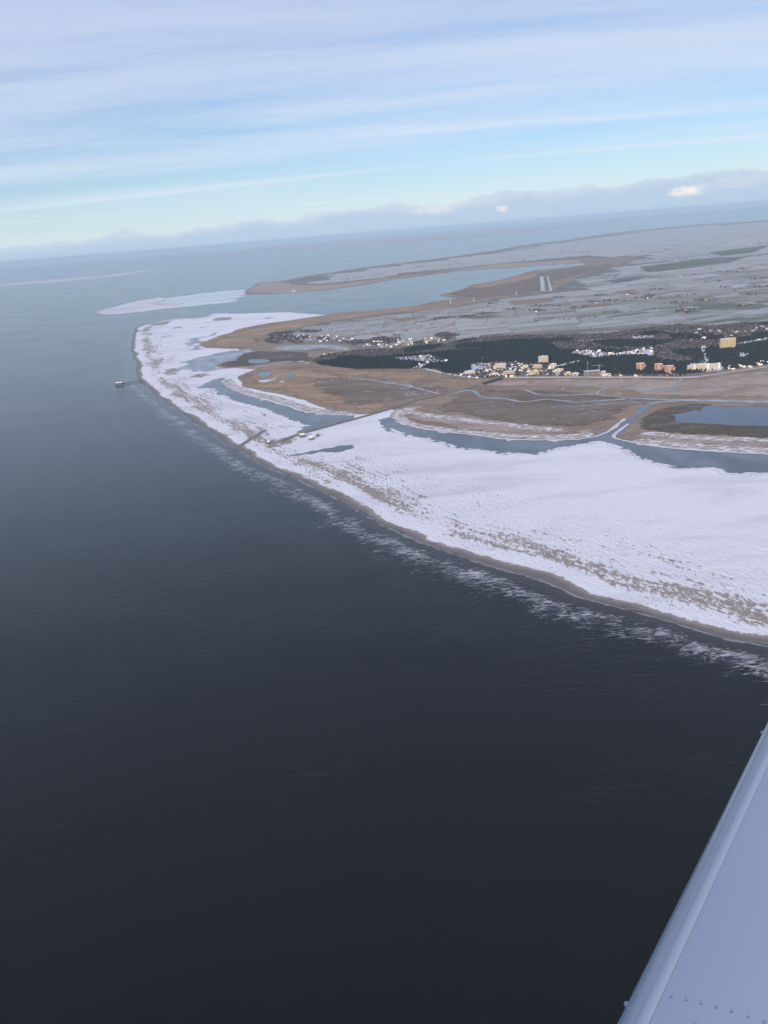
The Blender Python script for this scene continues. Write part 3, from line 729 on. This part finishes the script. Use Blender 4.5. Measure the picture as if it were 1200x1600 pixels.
def tube(b, p, q, r0_, r1_, n=6):
    p, q = Vector(p), Vector(q); ax = (q - p).normalized(); e1 = ax.orthogonal().normalized(); e2 = ax.cross(e1)
    A = [b.verts.new(p + (e1 * math.cos(2 * math.pi * k / n) + e2 * math.sin(2 * math.pi * k / n)) * r0_) for k in range(n)]
    B = [b.verts.new(q + (e1 * math.cos(2 * math.pi * k / n) + e2 * math.sin(2 * math.pi * k / n)) * r1_) for k in range(n)]
    for k in range(n): b.faces.new((A[k], A[(k + 1) % n], B[(k + 1) % n], B[k]))
    b.faces.new(list(reversed(A))); b.faces.new(B)
def part(name, fn, mat, parent, smooth=False):
    b = bmesh.new(); fn(b); me = bpy.data.meshes.new(name); b.to_mesh(me); b.free()
    me.materials.append(mat)
    if smooth: me.shade_smooth()
    o = bpy.data.objects.new(name, me); col.objects.link(o); o.parent = parent; return o
def share(name, me, parent):
    o = bpy.data.objects.new(name, me); col.objects.link(o); o.parent = parent; return o

for k, c_ in dict(white=(.62, .61, .58), cream=(.56, .52, .455), yellow=(.56, .475, .31), orange=(.46, .265, .20), brick=(.27, .135, .10), tan=(.48, .41, .34), grey=(.34, .34, .35), glass=(.05, .06, .07),
                  roof_snow=(.74, .76, .82), roof_red=(.25, .125, .10), roof_dark=(.10, .09, .09), timber=(.13, .10, .085), dark_timber=(.035, .032, .035), timber_pale=(.42, .36, .30), steel=(.45, .43, .40), thatch=(.20, .17, .14)).items():
    M[k] = plain(k + '_surface', c_, .85 if k != 'glass' else .15, .3, .10, .08)
def g3(u, v, z=2.9):
    p = at(u, v, z); return (p.x, p.y, z)

def block(name, label, cat, u, v, wpx, hpx, depth, wall, floors, bays, rz=0.0, roofm='roof_snow', frame=None):
    """flat-roofed block: walls, window bands between floors, roof slab with snow, lift house"""
    s = mpp(u, v); W, Hh = wpx * s, hpx * s
    t = thing(name, label, cat, g3(u, v), rz)
    part('wall', lambda b: box(b, -W / 2, 0, 0, W / 2, depth, Hh), M[wall], t)
    r = part('roof', lambda b: (box(b, -W / 2 - .5, -.5, Hh, W / 2 + .5, depth + .5, Hh + .9)), M[roofm], t)
    part('lift_house', lambda b: box(b, -W * .12, depth * .35, Hh + .9, W * .12, depth * .7, Hh + 3.6), M[wall], r)
    fh = Hh / floors; bw = W / bays
    wm = bpy.data.meshes.new('window'); b = bmesh.new(); box(b, -bw * .30, -.12, fh * .28, bw * .30, .05, fh * .80); b.to_mesh(wm); b.free(); wm.materials.append(M['glass'])
    for i in range(floors):
        for k in range(bays):
            o = share('window', wm, t); o.location = (-W / 2 + bw * (k + .5), 0, i * fh)
    if frame:
        bm_ = bpy.data.meshes.new('balcony'); b = bmesh.new(); box(b, -bw * .44, -1.5, .1, bw * .44, -.14, fh * .27); b.to_mesh(bm_); b.free(); bm_.materials.append(M[frame])
        for i in range(floors):
            for k in range(0, bays, 2):
                o = share('balcony', bm_, t); o.location = (-W / 2 + bw * (k + .5), 0, i * fh)
    return t
block('tower_block', 'tall yellow apartment tower rising above the woods beside the snowy lane', 'building', 1137.5, 545.5, 20.5, 14.5, 20, 'yellow', 12, 8, 0, 'roof_snow', 'cream')
block('hotel', 'pale cream hotel block, tallest building of the seaside town', 'building', 849.5, 569, 14, 11.5, 18, 'cream', 8, 7, .04, 'roof_snow', 'white')
for u, v, wd, ht, lb in [(1001, 577, 11, 8.5, 'lone orange brick block, nearest of the three orange ones to the tower cranes'), (1029.5, 578.5, 10.5, 9, 'orange brick block between its two orange neighbours at the wood edge'),
                         (1046, 581.5, 12, 9, 'orange brick block nearest the long cream building')]:
    t = block('brick_block', lb, 'building', u, v, wd, ht, 16, 'orange', 6, 4, .06)
    s = mpp(u, v)
    part('side_wing', lambda b: box(b, wd * s * .5 - .3, 3, 0, wd * s * .5 + 9, 15, ht * s * .72), M['orange'], t)
    part('stair_tower', lambda b: box(b, -3, -1.4, 0, 3, -.2, ht * s + 2.5), M['tan'], t)
# long cream sanatorium with two taller white stair towers
u, v = 1100, 577.5; s = mpp(u, v)
t = block('long_building', 'long cream building with taller white stair towers at the edge of the wood', 'building', u, v, 45, 7.0, 16, 'cream', 5, 18, -.02)
for x in (-14, 5, 21): part('stair_tower', lambda b: box(b, x * s - 5, -2.2, 0, x * s + 5, -.2, 8.6 * s), M['white'], t)
# larger houses of the town
big = [('guest_house', 'large cream guest house with stepped wings among the town roofs', 782, 577, 16, 8, 'cream', 5, 6), ('guest_house', 'low white cream pavilion beside the car park', 772.5, 587, 11, 3.6, 'cream', 2, 5),
       ('guest_house', 'wide tan hotel on the town front behind the promenade', 796, 586, 17, 5.5, 'tan', 4, 7), ('guest_house', 'yellow house with tan neighbours below the cream hotel block', 836, 586, 12, 6, 'yellow', 4, 5),
       ('guest_house', 'tan and red house directly below the cream hotel block', 841, 576, 12, 5, 'tan', 3, 5), ('guest_house', 'cream house between red roofs near the middle of town', 821, 576.5, 8, 5, 'cream', 3, 4),
       ('guest_house', 'white flat-roofed hall next to the red roofed houses', 874, 581, 13, 3.8, 'white', 2, 6), ('guest_house', 'small yellow house on the promenade by the white hall', 888.5, 586.5, 7, 4.5, 'yellow', 3, 3),
       ('guest_house', 'white house on the promenade next to the building site', 900, 587, 9, 3.6, 'white', 2, 4), ('guest_house', 'red and white house group at the right of the cream hotel', 865, 576, 9, 7, 'white', 4, 4),
       ('guest_house', 'white spa house behind the snowy dike path', 735, 584, 15, 4, 'white', 2, 6), ('guest_house', 'pale house with snowy roof on the last promenade plot', 943, 587, 7, 6, 'tan', 4, 3)]
for nm, lb, u, v, wd, ht, wl, fl, by in big:
    t = block(nm, lb, 'building', u, v, wd, ht, 18, wl, fl, by, rng.uniform(-.15, .15))
    s = mpp(u, v)
    part('side_wing', lambda b: box(b, -wd * s * .5 - 8, 4, 0, -wd * s * .5 + .3, 20, ht * s * .7), M[wl], t)
    part('wing_roof', lambda b: gable(b, -wd * s * .5 - 8, 4, -wd * s * .5 + .2, 20, ht * s * .7, ht * s * .7 + 4), M['roof_red'], t)
# the building site: dark shell under a snowy slab, two tower cranes
u, v = 925.5, 588.5; s = mpp(u, v)
t = thing('building_shell', 'unfinished dark building shell with snowy top slab below the cranes', 'building', g3(u, v))
for i in range(5):
    z0 = i * 5.6
    part('slab', lambda b: box(b, -11.5 * s, 0, z0 + 4.9, 11.5 * s, 24, z0 + 5.6), M['roof_snow'] if i == 4 else M['grey'], t)
    for k in range(7): part('column', lambda b: box(b, -11.5 * s + k * 3.7 * s, .8, z0, -11.5 * s + k * 3.7 * s + 1.6, 2.4, z0 + 4.88), M['grey'], t)
    part('core_wall', lambda b: box(b, -10 * s, 6, z0, 10 * s, 20, z0 + 4.88), M['roof_dark'], t)
def crane(u, v, hpx, jib, az, label):
    s = mpp(u, v); Hc = hpx * s
    t = thing('tower_crane', label, 'crane', g3(u, v), az, 'tower cranes over the building site')
    part('base', lambda b: box(b, -3, -3, 0, 3, 3, 1.5), M['grey'], t)
    def mast(b):
        for x, y in ((-1, -1), (1, -1), (1, 1), (-1, 1)): tube(b, (x, y, 1.5), (x, y, Hc), .28, .28, 4)
        for i in range(int(Hc / 4) - 1):
            z = 2 + i * 4; sg = 1 if i % 2 else -1
            tube(b, (-sg, -1, z), (sg, -1, z + 4), .16, .16, 4); tube(b, (1, -sg, z), (1, sg, z + 4), .16, .16, 4); tube(b, (-sg, 1, z), (sg, 1, z + 4), .16, .16, 4)
    part('mast', mast, M['steel'], t)
    part('cab', lambda b: box(b, .5, -2.6, Hc - 3, 2.8, -.6, Hc - .5), M['white'], t)
    def jb(b):
        tube(b, (-14, 0, Hc), (jib, -.9, Hc + .4), .3, .22, 4); tube(b, (-14, 0, Hc), (jib, .9, Hc + .4), .3, .22, 4); tube(b, (0, 0, Hc + 2), (jib, 0, Hc + 1.6), .25, .2, 4)
        for i in range(int(jib / 3)): tube(b, (i * 3, -.9, Hc + .2), (i * 3 + 1.5, 0, Hc + 1.9), .12, .12, 4); tube(b, (i * 3 + 1.5, 0, Hc + 1.9), (i * 3 + 3, .9, Hc + .2), .12, .12, 4)
    part('jib', jb, M['steel'], t)
    part('apex', lambda b: tube(b, (0, 0, Hc), (0, 0, Hc + 8), .8, .2, 4), M['steel'], t)
    part('tie', lambda b: (tube(b, (0, 0, Hc + 7.8), (jib * .7, 0, Hc + 1.6), .12, .12, 4), tube(b, (0, 0, Hc + 7.8), (-13, 0, Hc + .3), .12, .12, 4)), M['steel'], t)
    part('counterweight', lambda b: box(b, -15, -1.4, Hc - 3, -11.5, 1.4, Hc - .35), M['grey'], t)
crane(918, 589, 21, 34, R(75), 'pale tower crane with its jib pointing away over the unfinished shell')
crane(936, 589, 17, 38, R(172), 'shorter pale tower crane with its jib swung across the shell')

# small houses: one mesh each for walls and roof, copied with their parts
def house_kinds():
    kinds = []
    for wl, rf, W, D, E, Rg in [('white', 'roof_snow', 13, 9, 4.5, 8.5), ('brick', 'roof_red', 14, 9, 4, 8.5), ('tan', 'roof_snow', 16, 10, 5, 9), ('white', 'roof_red', 12, 9, 5.5, 9.5), ('cream', 'roof_dark', 15, 10, 6, 10), ('brick', 'thatch', 26, 17, 4, 14)]:
        a = bpy.data.meshes.new('wall'); b = bmesh.new(); box(b, -W / 2, -D / 2, 0, W / 2, D / 2, E); b.to_mesh(a); b.free(); a.materials.append(M[wl])
        c_ = bpy.data.meshes.new('roof'); b = bmesh.new(); gable(b, -W / 2, -D / 2, W / 2, D / 2, E + .02, Rg); b.to_mesh(c_); b.free(); c_.materials.append(M[rf])
        e = bpy.data.meshes.new('chimney'); b = bmesh.new(); box(b, W * .2, -.5, Rg - 1.4, W * .2 + 1, .5, Rg + 1.2); b.to_mesh(e); b.free(); e.materials.append(M['brick'])
        g = bpy.data.meshes.new('window'); b = bmesh.new(); box(b, -.7, -D / 2 - .08, 1.2, .7, -D / 2 + .05, 2.6); b.to_mesh(g); b.free(); g.materials.append(M['glass'])
        kinds.append((a, c_, e, g, W, {'white': 'white', 'brick': 'red brick', 'tan': 'tan', 'cream': 'cream'}[wl], {'roof_snow': 'snow-covered', 'roof_red': 'red', 'roof_dark': 'dark', 'thatch': 'big thatched'}[rf]))
    return kinds
HK = house_kinds()
def house(kind, x, y, rz, where, group, sc=1.0, name='house'):
    a, c_, e, g, W, wn, rn = HK[kind]
    t = thing(name, f'small {wn} house with {rn} gabled roof {where}' if kind != 5 else f'broad red brick farmhouse with thatched roof {where}', 'house', (x, y, 2.9), rz, group + f' ({wn}, {rn} roof)')
    t.scale = (sc, sc, sc)
    share('wall', a, t); r = share('roof', c_, t); share('chimney', e, r)
    for k in (-1, 0, 1): o = share('window', g, t); o.location.x = k * W * .3
    return t
hr = random.Random(23)
def houses_in(poly, n, kinds, where, group, sep=22, sc=(.9, 1.3), avoid=()):
    P = scatter(poly, sep, hr.randint(0, 9999), 1.0); idx = list(range(len(P))); hr.shuffle(idx)
    k = 0
    for i in idx:
        if k >= n: break
        x, y = P[i]
        house(hr.choice(kinds), x, y, hr.choice([0, math.pi / 2]) + hr.uniform(-.3, .3), where, group, hr.uniform(*sc)); k += 1
houses_in(TOWN, 105, [0, 1, 2, 3, 4, 0, 3], 'in the seaside town', 'houses of the seaside town', 24, (.8, 1.3))
houses_in(CLEAR[0], 14, [0, 2, 1, 3], 'in the snowy clearing of the pine wood', 'houses in the pine wood clearing', 40)
houses_in(CLEAR[2], 34, [0, 0, 2, 3], 'in the long snowy clearing behind the cranes', 'houses in the long clearing', 32)
houses_in(CLEAR[7], 8, [0, 3, 1], 'along the snowy lane beyond the yellow tower', 'houses on the tower lane', 40)
houses_in(ground('498,557 520,552 535,552 525,557 508,559'), 14, [1, 3, 0, 1], 'at the wood tip by the long lake', 'houses at the wood tip', 30)
houses_in(ground('400,534 430,525 500,524 560,530 540,536 490,535 440,537'), 40, [1, 3, 0, 2, 1], 'in the village above the long lake', 'houses of the lakeside village', 34, (1.0, 1.5))
houses_in(ground('570,534 620,530 690,530 700,534 650,539 600,545 570,545'), 46, [0, 3, 1, 2], 'in the village behind the pine wood', 'houses of the village behind the wood', 36, (1.0, 1.5))
houses_in(ground('1050,520 1130,515 1200,510 1200,525 1120,533 1060,536'), 30, [0, 3, 2], 'scattered through the bare wood near the yellow tower', 'houses in the bare wood', 60, (1.0, 1.5))
houses_in(ground('1135,575 1200,566 1200,572 1140,581'), 12, [0, 2], 'at the promenade end past the long cream building', 'houses at the promenade end', 30)
FARM = '658,512 675,507 718,497 742,491 765,492 805,486 838,488 906,481 932,474 958,471 1012,467 1026,463 1072,487 1062,475 1162,479 1132,427 1042,417 1022,397 980,461 1103,471 880,479 960,434 1083,431 1183,437 705,509 634,518 612,520 590,524'
for q in ground(FARM):
    house(5 if hr.random() < .55 else hr.choice([1, 0]), q.x, q.y, hr.uniform(-.6, .6), 'on a farmstead in the polder', 'farmhouses of the polder', 1.1, 'farmhouse')

# ----------------------------------------------------------------------------- buildings on stilts on the beach
def stilt_house(u, v, wpx, depth, deck_h, wall_h, label, rz=0.0, roof='roof_snow', deckm='timber'):
    s = mpp(u, v); W = wpx * s
    t = thing('stilt_house', label, 'beach pavilion', g3(u, v, .4), rz)
    part('deck', lambda b: box(b, -W / 2, 0, deck_h - .8, W / 2, depth, deck_h + .7), M[deckm], t)
    for i in range(6):
        for k in range(3):
            x, y = -W / 2 + 1 + i * (W - 2) / 5, 1 + k * (depth - 2) / 2
            part('stilt', lambda b: tube(b, (x, y, -.8), (x, y, deck_h - .82), .6, .5, 6), M[deckm], t)
    part('wall', lambda b: box(b, -W * .38, depth * .2, deck_h + .72, W * .36, depth * .85, deck_h + wall_h), M['timber_pale' if deckm == 'timber' else 'timber'], t)
    part('roof', lambda b: gable(b, -W * .38, depth * .2, W * .36, depth * .85, deck_h + wall_h + .02, deck_h + wall_h + 4.2, 1.6), M[roof], t)
    for i in range(5):
        x = -W * .32 + i * W * .15
        part('window', lambda b: box(b, x, depth * .2 - .15, deck_h + 2, x + W * .09, depth * .2 + .05, deck_h + wall_h - .8), M['glass'], t)
    def rail(b):
        for z in (1.0, 1.7): box(b, -W / 2, .1, deck_h + z, W / 2, .25, deck_h + z + .12)
        for i in range(9): box(b, -W / 2 + i * (W - .3) / 8, .3, deck_h + .71, -W / 2 + i * (W - .3) / 8 + .2, .5, deck_h + 1.9)
    part('railing', rail, M['timber'], t)
    part('stair', lambda b: [box(b, W / 2 + .1 + i * 1.0, depth * .4, deck_h - i * .9, W / 2 + 1.1 + i * 1.0, depth * .4 + 3, deck_h + .3 - i * .9) for i in range(int(deck_h / .9))], M['timber'], t)
    return t
stilt_house(186, 602, 12, 24, 7.5, 6.5, 'dark pavilion on stilts standing alone in the sea with snowy roof', R(4), 'roof_snow', 'dark_timber')
stilt_house(473, 684, 9.5, 20, 6.0, 6.0, 'larger brown pavilion on stilts beside the causeway on the snowy beach', R(12))
stilt_house(485.5, 688, 7, 16, 5.0, 5.0, 'smaller pavilion on stilts in front of the larger brown one', R(-8))
stilt_house(420, 694, 4, 12, 4.5, 4.5, 'small lone hut on stilts on the sandy patch near the outlet channel', R(10))
stilt_house(497, 682, 4.5, 10, 2.5, 4.0, 'low dark shed on short stilts along the causeway', R(15), 'roof_dark')
# boardwalk out to the lone pavilion
a, b_ = at(192.5, 600.5), at(224, 596)
t = thing('boardwalk', 'dark timber boardwalk on posts from the beach to the lone pavilion', 'boardwalk', (a.x, a.y, .4), math.atan2(b_.y - a.y, b_.x - a.x))
Lb = (b_ - a).length; nb = int(Lb / 9)
for i in range(nb):
    part('plank_bay', lambda b: box(b, i * Lb / nb + .1, -3.4, 4.6, (i + 1) * Lb / nb - .1, 3.4, 5.7), M['dark_timber'], t)
    for y in (-3, 3): part('post', lambda b: tube(b, (i * Lb / nb + .5, y, -.8), (i * Lb / nb + .5, y, 4.6), .6, .5, 5), M['dark_timber'], t)
for y in (-3.2, 3.2): part('railing', lambda b: (box(b, 0, y - .08, 6.8, Lb, y + .08, 7.0), [box(b, i * Lb / nb + .3, y - .08, 5.71, i * Lb / nb + .5, y + .08, 6.79) for i in range(nb)]), M['timber'], t)
# short posts along the beach side of the causeway
line = chaikin(ground('500,676 533,666 592,650 632,637'), 1, False)
t = thing('post_row', 'row of short dark posts along the beach side of the causeway', 'post row', (line[0].x, line[0].y, 2.6))
tot = 0
for a, b_ in zip(line[:-1], line[1:]):
    m_ = max(1, int((b_ - a).length / 24))
    for i in range(m_):
        q = a.lerp(b_, i / m_) - line[0]
        part('post', lambda b: tube(b, (q.x, q.y, -1.5), (q.x, q.y, 2.2), .5, .4, 5), M['timber'], t)

# lighthouse on the far salt marsh, between its two keeper's houses
u, v = 459, 456; s = mpp(u, v); p = g3(u, v, 1.5)
t = thing('lighthouse', 'red and white lighthouse between twin houses on the far marsh', 'lighthouse', p)
part('mound', lambda b: tube(b, (0, 0, -1), (0, 0, 4), 40, 28, 14), M['pale_green'], t)
hh = [4, 13, 20, 27, 33, 38]; rr_ = [7, 6.3, 5.8, 5.3, 4.9, 4.6]
for i in range(5): part('tower_band', lambda b: tube(b, (0, 0, hh[i]), (0, 0, hh[i + 1] - .02), rr_[i], rr_[i + 1], 14), M['white'] if i % 2 == 0 else M['brick'], t)
part('gallery', lambda b: tube(b, (0, 0, 38), (0, 0, 39), 6.4, 6.4, 14), M['grey'], t)
part('lantern', lambda b: tube(b, (0, 0, 39.02), (0, 0, 43), 3.2, 3.2, 12), M['glass'], t)
part('dome', lambda b: tube(b, (0, 0, 43.02), (0, 0, 47), 3.7, .3, 12), M['brick'], t)
for sg in (-1, 1):
    h_ = thing('keeper_house', 'white gabled keeper house at the foot of the lighthouse', 'house', (p[0] + sg * 24, p[1], 5.3), 0, 'twin keeper houses')
    share('wall', HK[0][0], h_); share('roof', HK[0][1], h_)

# navigation beacons at the bay shore
for u, v, hp in ((704, 474, 6), (740.5, 471, 5), (807, 460, 4)):
    s = mpp(u, v); Hc = hp * s * .8
    t = thing('beacon', 'slim white mast beacon on the dike by the bay', 'beacon', g3(u, v, 1.8), 0, 'mast beacons along the dike')
    part('mast', lambda b: tube(b, (0, 0, 0), (0, 0, Hc), 3.2, 1.6, 6), M['white'], t)
    part('top_mark', lambda b: box(b, -4, -1.2, Hc, 4, 1.2, Hc + 5), M['white'], t)

# ----------------------------------------------------------------------------- wind turbines on the far coast
tm, nmm, bmm = bpy.data.meshes.new('tower'), bpy.data.meshes.new('nacelle'), bpy.data.meshes.new('blade')
b = bmesh.new(); tube(b, (0, 0, 0), (0, 0, 120), 5, 3, 8); b.to_mesh(tm); b.free()
b = bmesh.new(); box(b, -3, -5, 118, 3, 9, 125); tube(b, (0, -9, 121.5), (0, -5, 121.5), 1, 3, 8); b.to_mesh(nmm); b.free()
b = bmesh.new(); tube(b, (0, 0, 0), (0, 0, 14), 1.6, 4, 6); tube(b, (0, 0, 14), (0, 0, 64), 4, .8, 6); b.to_mesh(bmm); b.free()
M['turbine'] = plain('turbine_white', (.85, .85, .85), .6, .3, .03, .05)
for m_ in (tm, nmm, bmm): m_.materials.append(M['turbine'])
tr = random.Random(31)
spots = [(430 + i * 9.5 + tr.uniform(-3, 3), None) for i in range(15)] + [(660 + i * 12 + tr.uniform(-5, 5), None) for i in range(9)] + [(500 + i * 30 + tr.uniform(-6, 6), 1) for i in range(8)]
for u, far in spots:
    base_v = 384 - (u - 560) * .0795 - tr.uniform(0, 2.0) - (2 if far else 0)
    q = at(u, base_v); sc = tr.uniform(.9, 1.25)
    t = thing('wind_turbine', 'white three-bladed wind turbine on the hazy far coast', 'wind turbine', (q.x, q.y, .8), tr.uniform(-.4, .4), 'wind turbines on the far coast')
    t.scale = (sc * 1.1,) * 3
    share('tower', tm, t); share('nacelle', nmm, t); a0 = tr.uniform(0, 2.1)
    for k in range(3):
        o = share('blade', bmm, t); o.location = (0, -7, 121.5); o.rotation_euler = (0, a0 + k * 2.0944, 0)

# ----------------------------------------------------------------------------- the aircraft wing, a low wing seen from the cabin
def near(u, v, dz):
    """point on the level dz below the eye, along a sight line"""
    dr = ray(u, v); k = -dz / dr.z
    return Vector((0, 0, H)) + dr * k
A, B = near(975, 1600, 1.05), near(1200, 1145, 1.05)
span = (B - A).normalized(); chord = Vector((span.y, -span.x, 0)).normalized()
root = A - span * .9
t = thing('aircraft_wing', 'pale blue grey aircraft wing with rounded leading edge above the dark sea', 'aircraft wing', root)
def wing_mat(name, c_, rough_):
    m, t_ = material(name)
    lp = t_.node('ShaderNodeTexCoord').outputs['Object']
    n = t_.noise(lp, 3.5, 4, .5); n2 = t_.noise(lp, 40, 3, .6)
    cc = t_.mix(t_.add(t_.mul(n, .8), t_.mul(n2, .2)), tuple(x * .94 for x in c_), tuple(x * 1.05 for x in c_))
    b_ = finish(t_, cc, rough_, None, .5); b_.inputs['Coat Weight'].default_value = .35; b_.inputs['Coat Roughness'].default_value = .12
    return m
M['wing'] = wing_mat('shaded_wing_paint', (.385, .46, .57), .35); M['wing_le'] = wing_mat('shaded_edge_paint', (.365, .42, .50), .28)  # fuselage shade over the wing is put into these blue-grey base colours
CH, SP = 1.5, 5.2
def airfoil(x):         # upper and lower height at chord fraction x
    yt = 5 * .14 * (.2969 * math.sqrt(x) - .126 * x - .3516 * x * x + .2843 * x ** 3 - .1015 * x ** 4); yc = .03 * (1 - (2 * x - .8) ** 2)
    return (yc + yt) * CH, (yc - yt) * CH
def skin(xs, lower, lift):
    up_ = [(x * CH, airfoil(x)[0] + lift) for x in xs]; lo_ = [(x * CH, airfoil(x)[1] - lift) for x in lower]
    prof = list(reversed(lo_)) + up_
    vs, fs = [], []
    ns = 12
    for i in range(ns + 1):
        for a_, z_ in prof:
            tp = 1 - .18 * i / ns
            p_ = span * (SP * i / ns) + chord * (a_ * tp + .0) + Vector((0, 0, z_ * tp + .045 * i / ns)); vs.append(p_)
    k = len(prof)
    for i in range(ns):
        for j in range(k - 1): fs.append((i * k + j, i * k + j + 1, (i + 1) * k + j + 1, (i + 1) * k + j))
    return vs, fs
xs1 = [q * q * .0225 for q in np.linspace(0.05, 1, 14)]
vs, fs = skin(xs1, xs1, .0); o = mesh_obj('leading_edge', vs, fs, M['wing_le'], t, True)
xs2 = [.0224 + q * q * .9776 for q in np.linspace(0, 1, 26)]
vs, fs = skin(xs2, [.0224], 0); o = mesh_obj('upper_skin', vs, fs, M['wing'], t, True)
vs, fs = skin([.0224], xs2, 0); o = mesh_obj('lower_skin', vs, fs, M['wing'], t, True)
M['wing_highlight'] = wing_mat('painted_highlight', (.45, .53, .62), .30)  # highlight on the curved nose, painted as a lighter raised strip
highlight_xs = [.0205 + .011 * q for q in np.linspace(0, 1, 5)]
k = len(highlight_xs); vs = []
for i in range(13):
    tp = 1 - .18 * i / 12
    for j, x in enumerate(highlight_xs): vs.append(span * (SP * i / 12) + chord * (x * CH * tp) + Vector((0, 0, airfoil(x)[0] * tp + .045 * i / 12 + (.0012, .0022, .0024, .0018, .0004)[j])))
mesh_obj('nose_highlight', vs, [(i * k + j, i * k + j + 1, (i + 1) * k + j + 1, (i + 1) * k + j) for i in range(12) for j in range(k - 1)], M['wing_highlight'], t, True)
# row of rivets across the skin and a drain hole
rv = bpy.data.meshes.new('rivet'); b = bmesh.new(); bmesh.ops.create_uvsphere(b, u_segments=8, v_segments=5, radius=.0026); b.to_mesh(rv); b.free(); M['rivet'] = plain('rivet_heads', (.22, .25, .31), .5, .4, .1, 9.0); rv.materials.append(M['rivet'])
def on_wing(x, sdist):
    tp = 1 - .18 * sdist / SP
    return span * sdist + chord * (x * CH * tp) + Vector((0, 0, airfoil(x)[0] * tp + .045 * sdist / SP))
for i in range(16):
    o = share('rivet', rv, t); o.location = on_wing(.016 + i * .0125, .905) - Vector((0, 0, .0018))
o = part('drain_hole', lambda b: tube(b, (0, 0, -.002), (0, 0, .0004), .0035, .0035, 10), plain('dark_rubber', (.02, .02, .025), .6), t); o.location = on_wing(.070, .868)
for sdist, nm in ((.905, 'edge_clip'), (1.62, 'edge_clip')):
    o = part(nm, lambda b: bmesh.ops.create_uvsphere(b, u_segments=10, v_segments=6, radius=.0042), M['wing_le'], t); o.location = on_wing(.0008, sdist) 

# ----------------------------------------------------------------------------- the air
hz = bmesh.new(); box(hz, -115000, -115000, -1.0, 115000, 115000, H + 45)
me = bpy.data.meshes.new('haze'); hz.to_mesh(me); hz.free()
o = bpy.data.objects.new('haze', me); col.objects.link(o); o['kind'] = 'stuff'
m = bpy.data.materials.new('haze_air'); m.use_nodes = True; n_ = NT(m.node_tree); n_.n.clear()
pv = n_.node('ShaderNodeVolumePrincipled', {'Color': (.54, .76, 1.0, 1), 'Density': 1.75e-5, 'Anisotropy': .0})
n_.l.new(pv.outputs[0], n_.node('ShaderNodeOutputMaterial').inputs['Volume']); me.materials.append(m)
